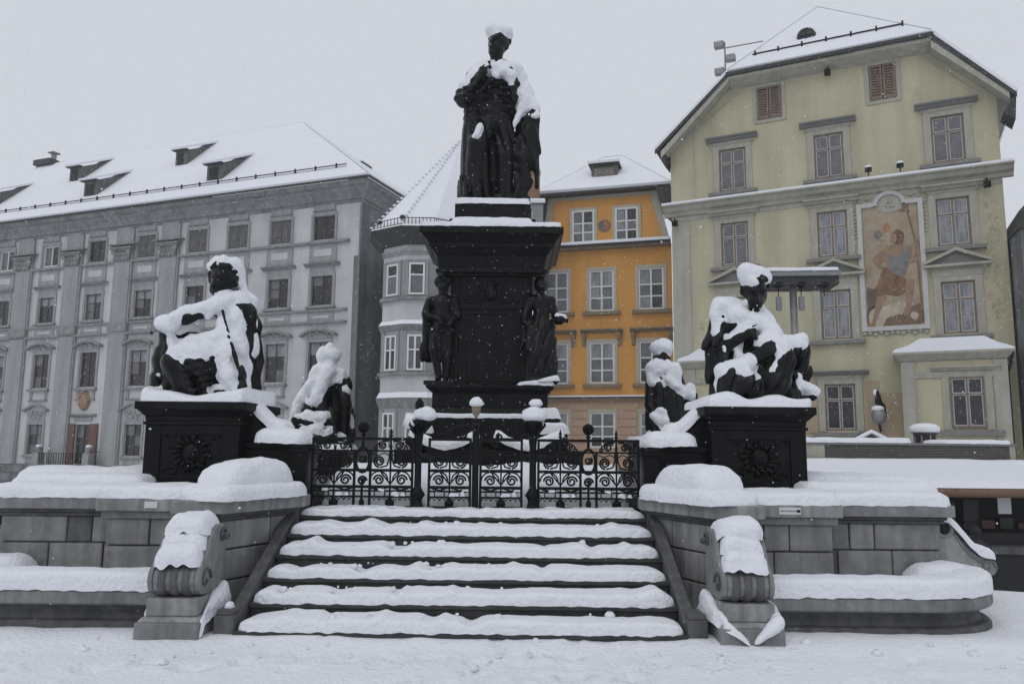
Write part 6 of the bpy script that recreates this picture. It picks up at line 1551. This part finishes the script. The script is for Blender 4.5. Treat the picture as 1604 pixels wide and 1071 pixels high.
m = MB(); m.tube([(9.15,-.6,2.35),(9.15,-.6,2.62)], .04, 6); m.ell((9.15,-.6,2.98), (.30,.30,.36), 14, 10); gl_ = m.build('globe_ornament', 'zinc', yb, smooth=True)
m = MB(); m.tube([(9.28,0,3.2),(9.28,-.3,3.45),(9.2,-.5,3.9)], .06, 6); m.ell((9.15,-.55,3.62), (.14,.12,.26)); m.ell((9.13,-.55,3.95), (.09,.09,.11)); m.tube([(9.2,-.55,3.7),(9.38,-.5,3.4),(9.42,-.4,3.0)], .05, 6); m.tube([(9.15,-.6,2.6),(9.2,-.6,2.3)], .06, 6); m.build('figure', 'iron', gl_, smooth=True)
m = MB(); m.ell((9.12,-.6,3.28), (.26,.26,.14)); m.ell((9.05,-.56,3.98), (.08,.08,.14)); m.build('snow_cap', 'snow_far', gl_, smooth=True)
m = MB(); m.tube([(3.1,-.3,19.6),(3.1,-.3,21.5)], .04, 6); m.tube([(3.1,-.3,21.2),(4.9,-.1,21.25)], .03, 6)
for zz, q in ((21.4,-1), (20.6,1), (20.0,-1)): m.box(3.1+q*.05, 3.1+q*.5, -.5, -.15, zz-.14, zz+.14)
mast = m.build('camera_mast', 'zinc', rf)
m = MB()
for zz, q in ((21.55,-1), (20.15,-1)): m.ell((3.1+q*.27,-.32,zz), (.28,.22,.10))
m.build('snow_cap', 'snow_far', mast, smooth=True)

# dark house beyond the yellow one, cut by the picture edge
db = thing('dark_house', 'dark house side just visible at the right picture edge', 'building', (20.55, 30.2, 0), R(-20))
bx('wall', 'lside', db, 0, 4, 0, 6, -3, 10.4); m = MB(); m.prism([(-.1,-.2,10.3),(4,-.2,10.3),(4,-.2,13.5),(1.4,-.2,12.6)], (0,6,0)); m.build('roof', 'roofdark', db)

# ------------------------------------------------------------------ market stall, right
ms = thing('market_stall', 'dark market stall with snow-covered pitched roof and rolled copper-coloured blind behind the right basin', 'stall', (10.2, 17.6, -1.85))
def K(z): return z+1.85
bx('back_wall', 'black', ms, -3.0, 6, 1.6, 1.7, 0, K(.9)); bx('floor', 'wet', ms, -3, 6, -.2, 1.7, 0, .05)
for x in (-2.9, -.2, 2.15, 4.6): bx('post', 'black', ms, x-.06, x+.06, -.02, .10, .05, K(.72))
m = MB(); m.prism([(-3.3,-.25,K(.70)),(-3.3,3.2,K(1.18)),(-3.3,3.2,K(1.10)),(-3.3,-.25,K(.62))], (9.3,0,0)); rf = m.build('roof', 'roofdark', ms)
m = MB(); nx_, ny_ = 60, 12
V = []; F = []
for j in range(ny_+1):
    for i in range(nx_+1):
        x = -3.32+9.34*i/nx_; y = -.28+3.5*j/ny_; z = K(.70)+.48*j/ny_+.10+.03*fbm(x*.8, y*.8, 3)+(.05*math.exp(-((y-2.9)/.25)**2))
        if j == 0: z = K(.705)
        V.append((x, y, z))
for j in range(ny_):
    for i in range(nx_): a = j*(nx_+1)+i; F.append((a, a+1, a+nx_+2, a+nx_+1))
link('snow_cover', arr_mesh('snow_cover', V, F, 'snow'), rf)
m = MB(); m.tube([(-.7,-.30,K(.60)),(1.42,-.30,K(.60))], .095, 12); m.build('rolled_blind', 'rust', ms, smooth=True)
bx('counter', 'black', ms, -.9, 6, -.10, .5, .05, K(-.72)); bx('counter_board', 'stone_dark', ms, .55, 6, -.16, .6, K(-.71), K(-.55)); bx('counter_shelf', 'black', ms, .55, 6, .2, .6, K(-.54), K(-.3))
bx('price_sheet', 'paper', ms, 1.14, 1.44, .30, .31, K(.12), K(.50)); bx('interior_panel', 'wet', ms, -.1, .5, .9, 1.0, K(-.3), K(.35)); bx('interior_panel', 'wet', ms, .7, 1.05, .9, 1.0, K(-.4), K(.4))
for k in range(5): bx('goods_box', 'redwood' if k % 2 else 'wet', ms, .6+k*.42, .9+k*.42, .75, .95, K(-.25), K(-.25)+.12+.06*(k % 3))
# roof unit with louvres behind the stall
ru = thing('louvred_roof_unit', 'long grey louvred metal cabin with a snow strip on top, above the stall roof', 'cabin', (10.9, 21.0, -1.85))
bx('body', 'louver', ru, -2.75, 2.85, 0, 2.2, 0, 3.5); bx('frame', 'ytrim', ru, -2.72, -2.2, -.06, -.003, 2.9, 3.52); bx('frame', 'ytrim', ru, 2.72, 2.87, -.06, -.003, 2.9, 3.52)
for k in range(13): m = MB(); m.prism([(-2.15,-.055,2.95+k*.042),(2.70,-.055,2.95+k*.042),(2.70,-.01,2.98+k*.042),(-2.15,-.01,2.98+k*.042)], (0,0,-.006)); m.build('louvre_slat', 'louver', ru)
bx('top_rail', 'louver', ru, -2.80, 2.90, -.09, 2.3, 3.501, 3.56)
snow_sweep([(-2.8,.5,3.56),(.2,.5,3.56)], 1.2, .13, 301, lump=.03, res=.12, pw=.3, parent=ru); snow_sweep([(.9,.5,3.56),(2.85,.5,3.56)], 1.2, .10, 302, lump=.03, res=.12, pw=.3, parent=ru)
m = MB(); m.prism([(-1.0,1.0,3.5),(.1,1.0,3.5),(-.45,1.0,3.82)], (0,.8,0)); m.build('gablet', 'roofdark', ru); m = MB(); m.tube([(-1.05,1.0,3.58),(-.45,1.0,3.88),(.15,1.0,3.58)], .06, 6); m.build('snow_strip', 'snow', ru, smooth=True)
vc = thing('roof_vent', 'mushroom roof vent with a thick round snow cap beside the louvred cabin', 'vent', (12.05, 22.2, 1.4))
m = MB(); m.lathe([(.26,0),(.26,.5),(.30,.52),(.30,.60)], (0,0,0), 16); m.build('pipe', 'roofdark', vc, smooth=True)
for k in range(8): a = 2*math.pi*k/8; bx('strut', 'zinc', vc, .28*math.cos(a)-.02, .28*math.cos(a)+.02, .28*math.sin(a)-.02, .28*math.sin(a)+.02, .1, .55)
m = MB(); m.lathe([(.34,.60),(.38,.63),(.2,.66),(.01,.66)], (0,0,0), 20); m.build('hood', 'zinc', vc, smooth=True)
m = MB(); m.lathe([(.37,.62),(.40,.70),(.38,.78),(.28,.85),(.12,.88),(.001,.885)], (0,0,0), 20); m.build('snow_cap', 'snow', vc, smooth=True)

# person in dark clothes standing at the stall
def person():
    f = Fig((-.42,-.35,-.02), (.42,.35,1.86), .02)
    f.ell((0,-.02,1.62), (.09,.105,.125), .02); f.cap((0,-.115,1.62), (0,-.135,1.59), .012, .018, .01)
    f.cap((0,.0,1.50), (0,0,1.42), .06, .07, .03); f.cap((-.17,0,1.38), (.17,0,1.38), .095, .095, .06)
    f.chain([(0,0,1.36),(0,0,1.1),(0,.0,.78)], [.19,.19,.22], .06)
    f.chain([(-.2,0,1.38),(-.26,.0,1.1),(-.16,-.2,1.0)], [.09,.085,.05], .03); f.chain([(.2,0,1.38),(.27,.0,1.1),(.2,-.18,.98)], [.09,.085,.05], .03)
    for s in (-1, 1):
        c = (s*.16,-.24,.99) if s < 0 else (s*.19,-.22,.97)
        f.ell(c, (.04,.035,.05), .015)
        for k in range(4): f.cap((c[0]-.025+.017*k, c[1]-.02, c[2]-.02), (c[0]-.025+.017*k, c[1]-.035, c[2]-.075), .011, .009, .008)
        f.cap((c[0]-s*.04, c[1], c[2]), (c[0]-s*.055, c[1]-.02, c[2]-.045), .011, .009, .008)
    f.chain([(-.09,0,.8),(-.10,-.01,.45),(-.10,.02,.08)], [.11,.09,.07], .03); f.chain([(.09,0,.8),(.11,-.01,.45),(.11,.02,.08)], [.11,.09,.07], .03)
    f.cap((-.1,.02,.05), (-.11,-.16,.04), .05, .04, .02); f.cap((.11,.02,.05), (.12,-.16,.04), .05, .04, .02)
    f.folds(.006, 20, 10, 16, .2, 1.3, .5)
    return f
pf_ = person()
pe = thing('person', 'person in dark coat and cap seen from behind at the stall, beyond the scroll', 'person', (10.12, 16.75, -1.86), R(165))
bd = link('body', pf_.mesh('body', 'coat'), pe)
me_ = bd.data; me_.materials.append(M['skin'])
for p in me_.polygons:
    c = p.center
    if (1.52 < c.z < 1.68 and c.y < -.03) or (c.z < 1.05 and c.y < -.21 and c.z > .85): p.material_index = 1
m = MB(); m.lathe([(.11,1.66),(.125,1.70),(.10,1.76),(.04,1.79),(.001,1.795)], (0,0,0), 16); m.build('cap', 'coat', pe, smooth=True)

# street canopy with hanging lamps, right behind the seated woman
lc = thing('lamp_canopy', 'steel post carrying a flat snow-topped canopy with hanging cylinder lamps, behind the right statue', 'lamp post', (9.5, 25.0, -2.0), R(-6))
m = MB(); m.tube([(0,0,0),(0,0,8.95)], .115, 12); m.build('post', 'zinc', lc, smooth=True)
m = MB(); m.box(-1.35, 1.42, -.40, 1.0, 9.05, 9.22); m.build('canopy', 'zinc', lc, bevel=.02)
m = MB(); m.box(-1.3, 1.38, -.30, .95, 8.80, 9.049); m.build('underside', 'roofdark', lc)
for k in range(4):
    x = .95-k*.72
    m = MB(); m.lathe([(.001,8.74),(.15,8.77),(.26,8.82),(.30,8.86)], (x,-.05,0), 14)
    for j in range(14): a = 2*math.pi*j/14; m.tube([(x+.05*math.cos(a),-.05+.05*math.sin(a),8.73),(x+.3*math.cos(a),-.05+.3*math.sin(a),8.85)], .012, 4)
    m.build('round_grille', 'iron', lc, smooth=True)
    m = MB(); m.tube([(x,-.1,8.75),(x,-.1,8.42)], .016, 6); m.build('hanger', 'iron', lc)
    m = MB(); m.lathe([(.001,8.43),(.095,8.42),(.095,7.98),(.001,7.97)], (x,-.1,0), 14); m.build('hanging_lamp', 'zinc', lc, smooth=False)
snow_sweep([(-1.38,.3,9.22),(1.45,.3,9.22)], 1.46, .13, 310, lump=.03, res=.12, pw=.2, parent=lc, endr=.06)

# ------------------------------------------------------------------ falling snow
rng = np.random.default_rng(11)
def flakes(n, lo, hi, rmin, rmax):
    P = rng.uniform(lo, hi, (n, 3)); r = rng.uniform(rmin, rmax, n)
    o = np.array([(1,0,0),(-1,0,0),(0,1,0),(0,-1,0),(0,0,1),(0,0,-1)], float)
    sh = rng.uniform(.6, 1.3, (n, 6, 1))
    V = (P[:,None,:]+o[None]*r[:,None,None]*sh).reshape(-1, 3)
    t = np.array([(0,2,4),(2,1,4),(1,3,4),(3,0,4),(2,0,5),(1,2,5),(3,1,5),(0,3,5)])
    return V, (t[None]+6*np.arange(n)[:,None,None]).reshape(-1, 3)
Vs, Fs_ = [], []; off = 0
for (n, lo, hi, a, b) in ((45, (-1.6,2.0,.9), (2.4,3.4,3.4), .0025, .0045), (1100, (-4,2.6,.3), (5,7.0,5.0),   .002, .0038), (6500, (-8,7,1.0), (9,14,11), .0034, .0068), (7000, (-14,14,.5), (15,26,17), .0055, .011), (5000, (-24,26,.5), (20,38,24), .009, .018)):
    V, F = flakes(n, lo, hi, a, b); Vs.append(V); Fs_.append(F+off); off += len(V)
me = bpy.data.meshes.new('falling_snow'); me.from_pydata(np.concatenate(Vs).tolist(), [], np.concatenate(Fs_).tolist()); me.update(); me.materials.append(M['snow'])
fs = link('falling_snow', me); fs['kind'] = 'stuff'; tag(fs, 'small white snowflakes falling through the air over the whole square', 'snowfall')

# ------------------------------------------------------------------ the air, thick with fine snow
hz = bpy.data.materials.new('snow_haze'); hz.use_nodes = True; hn = hz.node_tree.nodes; hn.remove(hn['Principled BSDF'])
pv = hn.new('ShaderNodeVolumePrincipled'); pv.inputs['Color'].default_value = (.985, .99, 1.0, 1); pv.inputs['Density'].default_value = .0008; pv.inputs['Anisotropy'].default_value = 0.0
hz.node_tree.links.new(pv.outputs[0], hn['Material Output'].inputs['Volume'])
me = MB().box(-165, 165, -65, 245, -4.5, 28).mesh('haze', hz); ho = link('haze', me); ho['kind'] = 'stuff'
